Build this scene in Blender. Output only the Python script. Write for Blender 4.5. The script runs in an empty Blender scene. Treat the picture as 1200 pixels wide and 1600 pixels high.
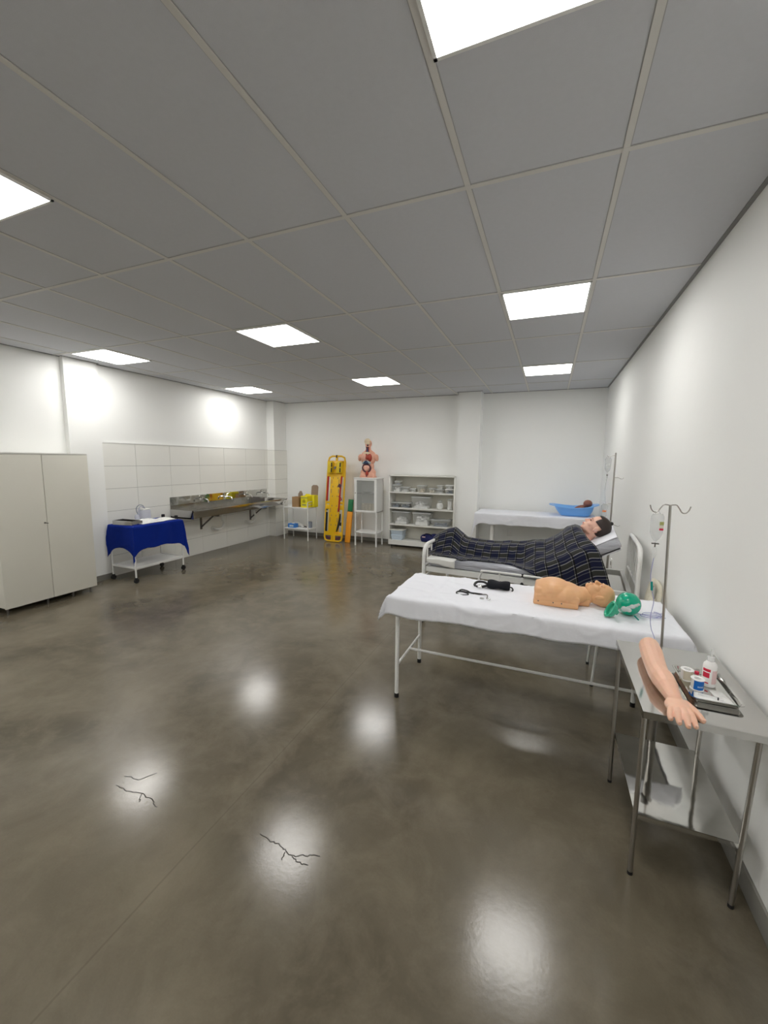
import bpy, bmesh, math, random
from mathutils import Vector, Matrix, noise
random.seed(7)
PI = math.pi
SC = bpy.context.scene
COL = SC.collection
# ---------------------------------------------------------------- camera, world, exposure
CAM_H = 1.7029
F_PX, YAW, PITCH, ROLL = 632.18, -0.3856, -0.1264, 0.0114
def cam_axes(yaw, p, r):
    cy, sy = math.cos(yaw), math.sin(yaw)
    F = Vector((sy*math.cos(p), cy*math.cos(p), math.sin(p)))
    Rt = Vector((cy, -sy, 0)); U = Rt.cross(F)
    return Rt*math.cos(r)+U*math.sin(r), -Rt*math.sin(r)+U*math.cos(r), F
cr, cu, cf = cam_axes(YAW, PITCH, ROLL)
cam_data = bpy.data.cameras.new('camera'); cam = bpy.data.objects.new('camera', cam_data); COL.objects.link(cam)
cam_data.sensor_fit = 'HORIZONTAL'; cam_data.sensor_width = 36.0; cam_data.lens = 36*F_PX/1200
cam_data.clip_start = 0.02; cam_data.clip_end = 100
cam.matrix_world = Matrix(((cr.x, cu.x, -cf.x, 0), (cr.y, cu.y, -cf.y, 0), (cr.z, cu.z, -cf.z, CAM_H), (0, 0, 0, 1)))
SC.camera = cam
world = bpy.data.worlds.new('world'); SC.world = world; world.use_nodes = True
world.node_tree.nodes['Background'].inputs[0].default_value = (0.8, 0.85, 0.9, 1)
world.node_tree.nodes['Background'].inputs[1].default_value = 0.05
vs = SC.view_settings
vs.view_transform = 'Standard'; vs.look = 'None'; vs.gamma = 1; vs.use_curve_mapping = False
vs.exposure = 0.98
SC.cycles.diffuse_bounces = 8; SC.cycles.max_bounces = 14; SC.cycles.sample_clamp_indirect = 8
LAMP_POWER = 8.0
# ---------------------------------------------------------------- room numbers
XL, XR, YB, YF, H = -5.76, 0.826, 7.78, -3.05, 2.9496
GX0, GDX, GY0, GDY = -0.42, 0.6288, 2.0144, 1.25

# ---------------------------------------------------------------- materials
class E:
    """tiny node-expression helper"""
    def __init__(s, nt, sock): s.nt = nt; s.s = sock
    def _op(s, op, *a, clamp=False):
        n = s.nt.nodes.new('ShaderNodeMath'); n.operation = op; n.use_clamp = clamp
        for i, v in enumerate((s,)+a):
            if isinstance(v, E): s.nt.links.new(v.s, n.inputs[i])
            else: n.inputs[i].default_value = float(v)
        return E(s.nt, n.outputs[0])
    def __add__(s, o): return s._op('ADD', o)
    def __sub__(s, o): return s._op('SUBTRACT', o)
    def __mul__(s, o): return s._op('MULTIPLY', o)
    def __truediv__(s, o): return s._op('DIVIDE', o)
    def frac(s): return s._op('FRACT')
    def floor(s): return s._op('FLOOR')
    def abs(s): return s._op('ABSOLUTE')
    def lt(s, o): return s._op('LESS_THAN', o)
    def gt(s, o): return s._op('GREATER_THAN', o)
    def mod(s, o): return s._op('FLOORED_MODULO', o)
    def mx(s, o): return s._op('MAXIMUM', o)
def mixc(nt, f, a, b):
    n = nt.nodes.new('ShaderNodeMix'); n.data_type = 'RGBA'
    def st(i, v):
        if isinstance(v, E): nt.links.new(v.s, n.inputs[i])
        elif hasattr(v, 'is_linked'): nt.links.new(v, n.inputs[i])
        elif isinstance(v, (int, float)): n.inputs[i].default_value = v
        else: n.inputs[i].default_value = tuple(v)+(1,) if len(v) == 3 else v
    st(0, f); st(6, a); st(7, b)
    return n.outputs[2]
def srgb(r, g, b):
    f = lambda c: (c/255/12.92) if c/255 <= .04045 else ((c/255+.055)/1.055)**2.4
    return (f(r), f(g), f(b))
def mat(name, col, rough=.5, metal=0, bump=0, bscale=60, alpha=1, trans=0, ior=1.45, coat=0, var=0, vscale=3, spec=.5, sss=0, bdetail=3, sheen=0, bdist=.002, stretch=None):
    m = bpy.data.materials.new(name); m.use_nodes = True; nt = m.node_tree
    b = nt.nodes['Principled BSDF']; I = b.inputs
    I['Base Color'].default_value = tuple(col)+(1,); I['Roughness'].default_value = rough
    I['Metallic'].default_value = metal; I['IOR'].default_value = ior; I['Alpha'].default_value = alpha
    I['Transmission Weight'].default_value = trans; I['Coat Weight'].default_value = coat
    I['Specular IOR Level'].default_value = spec
    if sss: I['Subsurface Weight'].default_value = sss; I['Subsurface Radius'].default_value = (.02, .008, .004); I['Subsurface Scale'].default_value = .3
    if sheen: I['Sheen Weight'].default_value = sheen
    tc = nt.nodes.new('ShaderNodeTexCoord')
    def nz(sc, det=3):
        n = nt.nodes.new('ShaderNodeTexNoise'); n.inputs['Scale'].default_value = sc; n.inputs['Detail'].default_value = det
        if stretch:
            mp = nt.nodes.new('ShaderNodeMapping'); mp.inputs['Scale'].default_value = stretch
            nt.links.new(tc.outputs['Object'], mp.inputs[0]); nt.links.new(mp.outputs[0], n.inputs['Vector'])
        else: nt.links.new(tc.outputs['Object'], n.inputs['Vector'])
        return n.outputs['Fac']
    if bump:
        bn = nt.nodes.new('ShaderNodeBump'); bn.inputs['Strength'].default_value = bump; bn.inputs['Distance'].default_value = bdist
        nt.links.new(nz(bscale, bdetail), bn.inputs['Height']); nt.links.new(bn.outputs[0], I['Normal'])
    v = var if var else .03
    f = E(nt, nz(vscale, 4))
    nt.links.new(mixc(nt, f, tuple(max(0, c*(1-v)) for c in col), tuple(min(1, c*(1+v)) for c in col)), I['Base Color'])
    return m
M = {}
M['wall'] = mat('white_wall_paint', (.89, .895, .875), .62, bump=.25, bscale=9, bdist=.004, var=.015, vscale=1.2)
M['ceil'] = mat('ceiling_tile', (.60, .61, .645), .85, bump=.35, bscale=260, bdist=.001, var=.03, vscale=40)
M['tbar'] = mat('ceiling_grid_bar', (.68, .665, .635), .5, var=.02)
M['angle'] = mat('ceiling_edge_angle', (.25, .25, .25), .6)
M['gridshade'] = mat('ceiling_grid_painted_shade', (.40, .40, .40), .7)  # flat grey standing in for the shadow line along the grid bars
M['base'] = mat('grey_baseboard', srgb(128, 126, 120), .5, var=.08, vscale=8)
M['tile'] = mat('cream_wall_tile', (.84, .835, .79), .22, bump=.05, bscale=8, var=.015)
M['grout'] = mat('tile_grout', (.3, .29, .27), .9)
M['white'] = mat('white_enamel', (.8, .8, .78), .35)
M['cream'] = mat('cream_laminate', (.72, .70, .62), .45, var=.015)
M['creamedge'] = mat('white_edge_band', (.78, .77, .73), .45)
M['gap'] = mat('dark_gap', (.05, .045, .04), .8)
M['steel'] = mat('polished_stainless', (.56, .55, .53), .13, metal=1, bump=.12, bscale=14, bdist=.003, var=.08, vscale=5)
M['steelflat'] = mat('satin_stainless_top', (.56, .555, .54), .09, metal=1, bump=.06, bscale=5, bdist=.003, var=.06, vscale=6)
M['mirror'] = mat('mirror_stainless', (.58, .575, .55), .06, metal=1, bump=.35, bscale=5, bdist=.004, var=.14, vscale=12)
M['tube'] = mat('dull_stainless_tube', (.45, .43, .40), .28, metal=1)
M['chrome'] = mat('chrome', (.8, .8, .8), .06, metal=1)
M['black'] = mat('black_rubber', (.012, .012, .013), .55)
M['blackfab'] = mat('black_nylon', (.008, .009, .013), .75, bump=.4, bscale=200, spec=.25)
M['sheet'] = mat('white_cotton_sheet', (.80, .81, .86), .8, bump=.6, bscale=16, bdist=.004, sheen=.1, var=.02)
M['plastsheet'] = mat('white_plastic_sheet', (.75, .75, .72), .35, bump=.7, bscale=14, bdist=.008)
M['bluecloth'] = mat('royal_blue_cloth', (.002, .020, .23), .85, bump=.5, bscale=12, bdist=.006, spec=.2, var=.15)
M['matt'] = mat('plastic_covered_mattress', (.40, .41, .45), .16, bump=1, bscale=5, bdist=.03, var=.25, vscale=4, stretch=(1, 5, 5), coat=.5)
M['matttop'] = mat('white_mattress_sheet', (.8, .81, .86), .6, bump=.4, bscale=10, bdist=.005)
M['skin1'] = mat('peach_vinyl_skin', (.82, .50, .36), .42, sss=.25, var=.05, vscale=25)
M['skin2'] = mat('tan_vinyl_skin', (.76, .43, .22), .4, sss=.15, var=.05, vscale=12)
M['skin3'] = mat('mannequin_skin', (.80, .49, .38), .4, sss=.2, var=.06, vscale=20)
M['skin4'] = mat('anatomical_model_skin', (.74, .38, .27), .38, var=.08, vscale=20)
M['skindark'] = mat('brown_doll_skin', (.26, .10, .07), .4, var=.15, vscale=30)
M['bone'] = mat('bone_plastic', (.72, .6, .42), .45, var=.2, vscale=50)
M['organred'] = mat('organ_red', (.38, .05, .03), .35, var=.5, vscale=60)
M['organdark'] = mat('organ_dark', (.10, .035, .05), .3, var=.5, vscale=60)
M['organpink'] = mat('organ_pink', (.78, .42, .32), .35, bump=.9, bscale=70, bdist=.006, var=.2, vscale=70)
M['organblue'] = mat('organ_blue', (.03, .06, .14), .3)
M['organpale'] = mat('organ_pale_blue', (.35, .42, .42), .35)
M['hair'] = mat('dark_brown_hair', (.028, .017, .014), .45, bump=.8, bscale=160, bdist=.003, stretch=(1, .3, 1))
M['lip'] = mat('lip_pink', (.55, .16, .13), .4)
M['eye'] = mat('eye_dark', (.03, .02, .015), .2)
M['yellow'] = mat('yellow_plastic', (.83, .50, .01), .35, var=.06)
M['yellowblk'] = mat('yellow_foam_block', (.72, .52, .015), .5, var=.12, vscale=20)
M['yellowbox'] = mat('yellow_card', (.90, .80, .02), .6)
M['card'] = mat('brown_cardboard', (.38, .23, .11), .8, var=.08, vscale=20)
M['cardin'] = mat('grey_brown_card_inside', (.30, .22, .16), .85, var=.05)
M['red'] = mat('red_strap', (.42, .01, .008), .6, bump=.3, bscale=300)
M['orange'] = mat('orange_vinyl', (.90, .36, .02), .5, bump=.3, bscale=30)
M['greenv'] = mat('green_vinyl', (.02, .22, .08), .5)
M['ambu'] = mat('green_silicone', (.0, .40, .24), .25, alpha=.93, coat=.3, sss=0)
M['ambum'] = mat('green_mask_silicone', (.02, .45, .26), .2, alpha=.88, coat=.5)
M['tub'] = mat('blue_tub_plastic', (.19, .46, .90), .3, sss=0)
M['babyblue'] = mat('pale_blue_plastic', (.60, .70, .80), .35)
M['clear'] = mat('clear_plastic', (.80, .83, .83), .12, alpha=.20)
M['clearblue'] = mat('milky_clear_plastic', (.6, .62, .72), .25, alpha=.55)
M['fogclear'] = mat('frosted_plastic', (.74, .76, .76), .25, alpha=.45)
M['lidgrey'] = mat('translucent_grey_lid', (.66, .68, .68), .3, alpha=.8)
M['gauze'] = mat('white_supplies', (.76, .76, .74), .75, bump=1, bscale=30, bdist=.01, var=.22, vscale=22)
M['greystuff'] = mat('grey_supplies', (.25, .28, .33), .6, var=.5, vscale=50)
M['steelblue'] = mat('blue_grey_supplies', (.12, .16, .22), .6, var=.7, vscale=60)
M['paper'] = mat('white_paper', (.85, .85, .84), .6)
M['bluelabel'] = mat('blue_label', (.0, .13, .50), .4)
M['bluebox'] = mat('blue_box', (.05, .22, .62), .5)
M['redlabel'] = mat('red_label', (.62, .02, .06), .4)
M['pinklabel'] = mat('pale_print', (.75, .55, .55), .5)
M['navy'] = mat('navy_bag', (.010, .014, .10), .7, bump=.6, bscale=25, bdist=.01)
M['beige'] = mat('beige_plastic', (.64, .60, .48), .4)
M['purple'] = mat('violet_tint_tube', (.42, .42, .68), .25, alpha=.85)
M['teal'] = mat('teal_clip', (.0, .25, .22), .3)
M['orangelab'] = mat('orange_print', (.8, .25, .1), .5)
M['greenlab'] = mat('olive_print', (.35, .36, .12), .5)
M['towel'] = mat('rolled_beige_supplies', (.62, .55, .42), .8, var=.2, vscale=25)
M['glassv'] = mat('cabinet_glass', (.55, .57, .55), .03, alpha=.25)
M['dkmetal'] = mat('dark_zinc', (.16, .15, .14), .4, metal=.8)
M['pvc'] = mat('white_pvc', (.78, .78, .74), .35)

# polished concrete
def floor_mat():
    m = bpy.data.materials.new('polished_concrete'); m.use_nodes = True; nt = m.node_tree; b = nt.nodes['Principled BSDF']
    tc = nt.nodes.new('ShaderNodeTexCoord')
    def nz(sc, det=5, dist=0, rough=.55):
        n = nt.nodes.new('ShaderNodeTexNoise'); n.inputs['Scale'].default_value = sc; n.inputs['Detail'].default_value = det
        n.inputs['Distortion'].default_value = dist; n.inputs['Roughness'].default_value = rough
        nt.links.new(tc.outputs['Object'], n.inputs['Vector']); return E(nt, n.outputs['Fac'])
    big = nz(.9, 6, .6, .6); mid = nz(4.5, 8, .4, .65); fine = nz(120, 3)
    c = mixc(nt, ((big-.36)*3.2)._op('ADD', 0, clamp=True), srgb(86, 79, 65), srgb(120, 112, 96))
    c = mixc(nt, (((mid-.44)*3.6)._op('ADD', 0, clamp=True))*.50, c, srgb(132, 123, 105))
    c = mixc(nt, fine*.22, c, srgb(70, 64, 54))
    # saw-cut joint: a straight line crossing the slab
    sx = nt.nodes.new('ShaderNodeSeparateXYZ'); nt.links.new(tc.outputs['Object'], sx.inputs[0])
    X, Y = E(nt, sx.outputs[0]), E(nt, sx.outputs[1])
    wob = (nz(.8, 2)-.5)*.05
    d = (X*JN[0] + Y*JN[1] + JN[2] + wob*.4).abs()
    joint = (d.lt(.004))*.22
    band = ((d*-9)+.7)._op('MAXIMUM', 0)*mid
    c = mixc(nt, band*.6, c, srgb(134, 126, 110))
    c = mixc(nt, joint, c, srgb(60, 54, 44))
    nt.links.new(c, b.inputs['Base Color'])
    sc = nz(2.2, 6, .5, .7)
    r = (sc*.09)+(fine*.03)+.112
    nt.links.new(r.s, b.inputs['Roughness'])
    b.inputs['IOR'].default_value = 1.5
    bp = nt.nodes.new('ShaderNodeBump'); bp.inputs['Strength'].default_value = .14; bp.inputs['Distance'].default_value = .0015
    nt.links.new((nz(55, 4)+mid*.6).s, bp.inputs['Height']); nt.links.new(bp.outputs[0], b.inputs['Normal'])
    return m
JN = (0, 0, 0)
def set_joint(p, q):
    global JN
    d = (q-p).normalized(); n = Vector((-d.y, d.x)); JN = (n.x, n.y, -n.dot(p))
set_joint(Vector((-1.37, 2.65)), Vector((-1.355, .6)))
M['floor'] = floor_mat()

def plaid_mat():
    m = bpy.data.materials.new('plaid_blanket_fabric'); m.use_nodes = True; nt = m.node_tree; b = nt.nodes['Principled BSDF']
    uv = nt.nodes.new('ShaderNodeUVMap'); sx = nt.nodes.new('ShaderNodeSeparateXYZ'); nt.links.new(uv.outputs[0], sx.inputs[0])
    U, V = E(nt, sx.outputs[0])/.088, E(nt, sx.outputs[1])/.078
    fu, fv = U.frac(), V.frac(); par = (U.floor()+V.floor()).mod(2)
    navy, olive, blk, lite = (.005, .007, .028), (.026, .027, .023), (.003, .003, .004), (.26, .26, .27)
    c = mixc(nt, par, navy, olive)
    gap = fv.gt(.74); c = mixc(nt, gap, c, (.005, .007, .026))
    l1 = ((fv-.05).abs().lt(.040)).mx((fv-.70).abs().lt(.040))
    band = fu.gt(.80)
    c = mixc(nt, band, c, blk)
    vl = ((fu-.86).abs().lt(.03)); c = mixc(nt, vl*.25, c, lite)
    c = mixc(nt, l1*(par*.55+.30)*((band*-.75)+1.0), c, lite)
    c = mixc(nt, l1*vl*.8, c, (.4, .4, .4))
    nt.links.new(c, b.inputs['Base Color']); b.inputs['Roughness'].default_value = .9; b.inputs['Sheen Weight'].default_value = .15
    b.inputs['Specular IOR Level'].default_value = .2
    return m
M['plaid'] = plaid_mat()
def emis_mat():
    m = bpy.data.materials.new('led_diffuser'); m.use_nodes = True; b = m.node_tree.nodes['Principled BSDF']
    b.inputs['Base Color'].default_value = (.9, .9, .9, 1)
    b.inputs['Emission Color'].default_value = (1.0, .985, .955, 1); b.inputs['Emission Strength'].default_value = LAMP_POWER
    return m
M['led'] = emis_mat()

# ---------------------------------------------------------------- mesh helpers
class MB:
    def __init__(s): s.b = bmesh.new(); s.M = Matrix.Identity(4); s.uv = None
    def _x(s, vs): 
        for v in vs: v.co = s.M @ v.co
    def box(s, c, d, rot=None, bev=0, taper=1):
        r = bmesh.ops.create_cube(s.b, size=1); vs = r['verts']
        for v in vs:
            k = taper if v.co.z < 0 else 1
            v.co = Vector((v.co.x*d[0]*k, v.co.y*d[1]*k, v.co.z*d[2]))
        if bev > 0:
            es = list({e for v in vs for e in v.link_edges})
            g = bmesh.ops.bevel(s.b, geom=es, offset=bev, segments=2, affect='EDGES', profile=.5)
            vs = list({v for f in g['faces'] for v in f.verts} | {v for v in vs if v.is_valid})
        R = rot.to_4x4() if rot is not None else Matrix.Identity(4)
        for v in vs: v.co = R @ v.co + Vector(c)
        s._x(vs); return s
    def bx(s, x0, x1, y0, y1, z0, z1, bev=0):
        return s.box(((x0+x1)/2, (y0+y1)/2, (z0+z1)/2), (abs(x1-x0), abs(y1-y0), abs(z1-z0)), bev=bev)
    def ring(s, c, ax, up, r, n, r2=None):
        r2 = r if r2 is None else r2; out = []
        sd = ax.cross(up).normalized(); u2 = sd.cross(ax).normalized()
        for i in range(n):
            a = 2*PI*i/n; out.append(s.b.verts.new(s.M @ (c + sd*math.cos(a)*r + u2*math.sin(a)*r2)))
        return out
    def skin(s, rings, closed=False, caps=True):
        n = len(rings[0]); m = len(rings)
        for k in range(m if closed else m-1):
            a, b = rings[k], rings[(k+1) % m]
            for i in range(n): s.b.faces.new((a[i], a[(i+1) % n], b[(i+1) % n], b[i]))
        if caps and not closed:
            s.b.faces.new(rings[0][::-1]); s.b.faces.new(rings[-1])
        return s
    def cyl(s, p0, p1, r, r2=None, n=16, caps=True):
        p0, p1 = Vector(p0), Vector(p1); ax = (p1-p0).normalized(); up = Vector((0, 0, 1)) if abs(ax.z) < .9 else Vector((1, 0, 0))
        return s.skin([s.ring(p0, ax, up, r, n), s.ring(p1, ax, up, r if r2 is None else r2, n)], caps=caps)
    def tube(s, pts, r, n=8, closed=False, smooth=0, radii=None):
        P = [Vector(p) for p in pts]
        if smooth: P = catmull(P, smooth, closed)
        m = len(P); rings = []; up = None
        for i in range(m):
            a = P[(i-1) % m] if (closed or i > 0) else P[0]; b = P[(i+1) % m] if (closed or i < m-1) else P[-1]
            ax = (b-a)
            if ax.length < 1e-9: ax = Vector((0, 0, 1))
            ax.normalize()
            if up is None:
                up = Vector((0, 0, 1)) if abs(ax.z) < .9 else Vector((1, 0, 0))
            sd = ax.cross(up)
            if sd.length < 1e-4: sd = ax.orthogonal()
            up = sd.cross(ax).normalized()
            rr = r if radii is None else radii[min(len(radii)-1, int(i*(len(radii)-1)/(m-1)+.5))]
            rings.append(s.ring(P[i], ax, up, rr, n))
        return s.skin(rings, closed)
    def lathe(s, prof, c=(0, 0, 0), n=24, rot=None):
        R = rot.to_4x4() if rot is not None else Matrix.Identity(4); c = Vector(c); rings = []
        for r, z in prof:
            rings.append([s.b.verts.new(s.M @ (R @ Vector((max(r, 1e-4)*math.cos(2*PI*i/n), max(r, 1e-4)*math.sin(2*PI*i/n), z)) + c)) for i in range(n)])
        return s.skin(rings, caps=True)
    def ell(s, c, r, rot=None, u=20, v=12):
        rr = bmesh.ops.create_uvsphere(s.b, u_segments=u, v_segments=v, radius=1); R = rot.to_4x4() if rot is not None else Matrix.Identity(4)
        for q in rr['verts']: q.co = R @ Vector((q.co.x*r[0], q.co.y*r[1], q.co.z*r[2])) + Vector(c)
        s._x(rr['verts']); return s
    def caps_(s, pts, rad, n=14):
        for i in range(len(pts)-1):
            s.cyl(pts[i], pts[i+1], rad[i], rad[i+1], n=n)
        for p, r in zip(pts, rad): s.ell(p, (r, r, r), u=16, v=10)
        return s
    def grid(s, fn, nu, nv, uvf=None, thick=0):
        if uvf and s.uv is None: s.uv = s.b.loops.layers.uv.new('UVMap')
        V = [[s.b.verts.new(s.M @ Vector(fn(i/nu, j/nv))) for j in range(nv+1)] for i in range(nu+1)]
        for i in range(nu):
            for j in range(nv):
                f = s.b.faces.new((V[i][j], V[i+1][j], V[i+1][j+1], V[i][j+1]))
                if uvf:
                    for lp, (a, b) in zip(f.loops, ((i, j), (i+1, j), (i+1, j+1), (i, j+1))): lp[s.uv].uv = uvf(a/nu, b/nv)
        return s
    def prism(s, poly, z0, z1, M2=None):
        Mx = s.M @ (M2 or Matrix.Identity(4))
        a = [s.b.verts.new(Mx @ Vector((x, y, z0))) for x, y in poly]; b = [s.b.verts.new(Mx @ Vector((x, y, z1))) for x, y in poly]
        n = len(poly); s.b.faces.new(a[::-1]); s.b.faces.new(b)
        for i in range(n): s.b.faces.new((a[i], a[(i+1) % n], b[(i+1) % n], b[i]))
        return s
    def build(s, name, m, parent=None, smooth=35, solid=0, subsurf=0, kind=None):
        me = bpy.data.meshes.new(name); bmesh.ops.recalc_face_normals(s.b, faces=s.b.faces); s.b.to_mesh(me); s.b.free()
        me.materials.append(m if not isinstance(m, str) else M[m])
        if smooth: me.shade_smooth(); me.set_sharp_from_angle(angle=math.radians(smooth))
        o = bpy.data.objects.new(name, me); COL.objects.link(o)
        if parent is not None: o.parent = parent
        if solid: md = o.modifiers.new('solid', 'SOLIDIFY'); md.thickness = solid; md.offset = 0
        if subsurf: md = o.modifiers.new('sub', 'SUBSURF'); md.levels = subsurf; md.render_levels = subsurf
        if kind: o['kind'] = kind
        return o
def catmull(P, k, closed=False):
    out = []; n = len(P); seg = n if closed else n-1
    for i in range(seg):
        g = (lambda j: P[j % n]) if closed else (lambda j: P[max(0, min(n-1, j))])
        p0, p1, p2, p3 = g(i-1), g(i), g(i+1), g(i+2)
        for q in range(k):
            t = q/k
            out.append(.5*((2*p1)+(p2-p0)*t+(2*p0-5*p1+4*p2-p3)*t*t+(3*p1-p0-3*p2+p3)*t**3))
    if not closed: out.append(P[-1])
    return out
def blob(mb, name, m, parent, voxel, sm=6):
    me = bpy.data.meshes.new('tmp'); bmesh.ops.recalc_face_normals(mb.b, faces=mb.b.faces); mb.b.to_mesh(me); mb.b.free()
    t = bpy.data.objects.new('tmp', me); COL.objects.link(t)
    r = t.modifiers.new('r', 'REMESH'); r.mode = 'VOXEL'; r.voxel_size = voxel
    q = t.modifiers.new('s', 'SMOOTH'); q.factor = .5; q.iterations = sm
    dg = bpy.context.evaluated_depsgraph_get(); ev = t.evaluated_get(dg)
    me2 = bpy.data.meshes.new_from_object(ev); bpy.data.objects.remove(t); bpy.data.meshes.remove(me)
    me2.name = name; me2.materials.clear(); me2.materials.append(M[m] if isinstance(m, str) else m); me2.shade_smooth()
    o = bpy.data.objects.new(name, me2); COL.objects.link(o)
    if parent is not None: o.parent = parent
    return o
def tag(o, label, cat, group=None):
    o['label'] = label; o['category'] = cat
    if group: o['group'] = group
    return o
def thing(name, label, cat, loc=(0, 0, 0), rz=0, group=None):
    o = bpy.data.objects.new(name, None); COL.objects.link(o); o.empty_display_size = .05
    o.location = loc; o.rotation_euler = (0, 0, rz); return tag(o, label, cat, group)
def struct(o, label=None):
    o['kind'] = 'structure'; return o
def RX(a): return Matrix.Rotation(a, 3, 'X')
def RY(a): return Matrix.Rotation(a, 3, 'Y')
def RZ(a): return Matrix.Rotation(a, 3, 'Z')
def lerp(a, b, t): return a+(b-a)*t
def interp(x, pts):
    if x <= pts[0][0]: return pts[0][1]
    for (a, b), (c, d) in zip(pts, pts[1:]):
        if x <= c: 
            t = (x-a)/(c-a); return b+(d-b)*t
    return pts[-1][1]
def nz(*p): return noise.noise(Vector(p))
def sheet(L, W, top, dl, dr, df, db, cd=.3, out=.35, wave=.012, wk=9, rr=.015, n=10, seed=0, hem=.02, dent=.002, crease=.0025, seam=0, cl=0):
    """cloth over a box L x W (origin at its near-left corner), hanging dl/dr/df/db"""
    mb = MB(); NX, NY = int((L+dl+dr)/.014), int((W+df+db)/.014)
    def f(a, b):
        u = lerp(-dl, L+dr, a); v = lerp(-df, W+db, b)
        hx = 1+hem*nz(u*4, v*4, seed+3)*8; 
        ox = (-u if u < 0 else (u-L if u > L else 0)); oy = (-v if v < 0 else (v-W if v > W else 0))
        sx = -1 if u < 0 else 1; sy = -1 if v < 0 else 1
        x = min(max(u, 0), L); y = min(max(v, 0), W)
        ox *= hx; oy *= hx; m_, mn = max(ox, oy), min(ox, oy)
        cr = max(0, 1-abs(nz(u*2.2, v*4.5, seed+9))*11)+.7*max(0, 1-abs(nz(u*6, v*5, seed+20))*9); z = top + dent*nz(u*5, v*5, seed)*1.5 + cr*crease + (.004 if seam and u > seam+.05*v else 0)
        if m_ > 0:
            e = rr*(1-math.exp(-m_/rr)); ec = min(abs(x), abs(L-x)) if oy > ox else min(abs(y), abs(W-y)); z -= max(0, m_-e*.4) + cd*mn + cl*min(1, m_/.15)**1.5*math.exp(-(ec/.055)**1.3)
            if ox > 0: x += sx*(e + out*mn + wave*min(1, m_/.1)*math.sin(v*wk*2+seed)*(.6+nz(v*3, seed, 1)))
            if oy > 0: y += sy*(e + cr*crease*1.2 + out*mn + wave*min(1, m_/.1)*math.sin(u*wk+seed*2)*(.6+nz(u*3, seed, 5)))
        return (x, y, z)
    mb.grid(f, NX, NY); return mb

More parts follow.
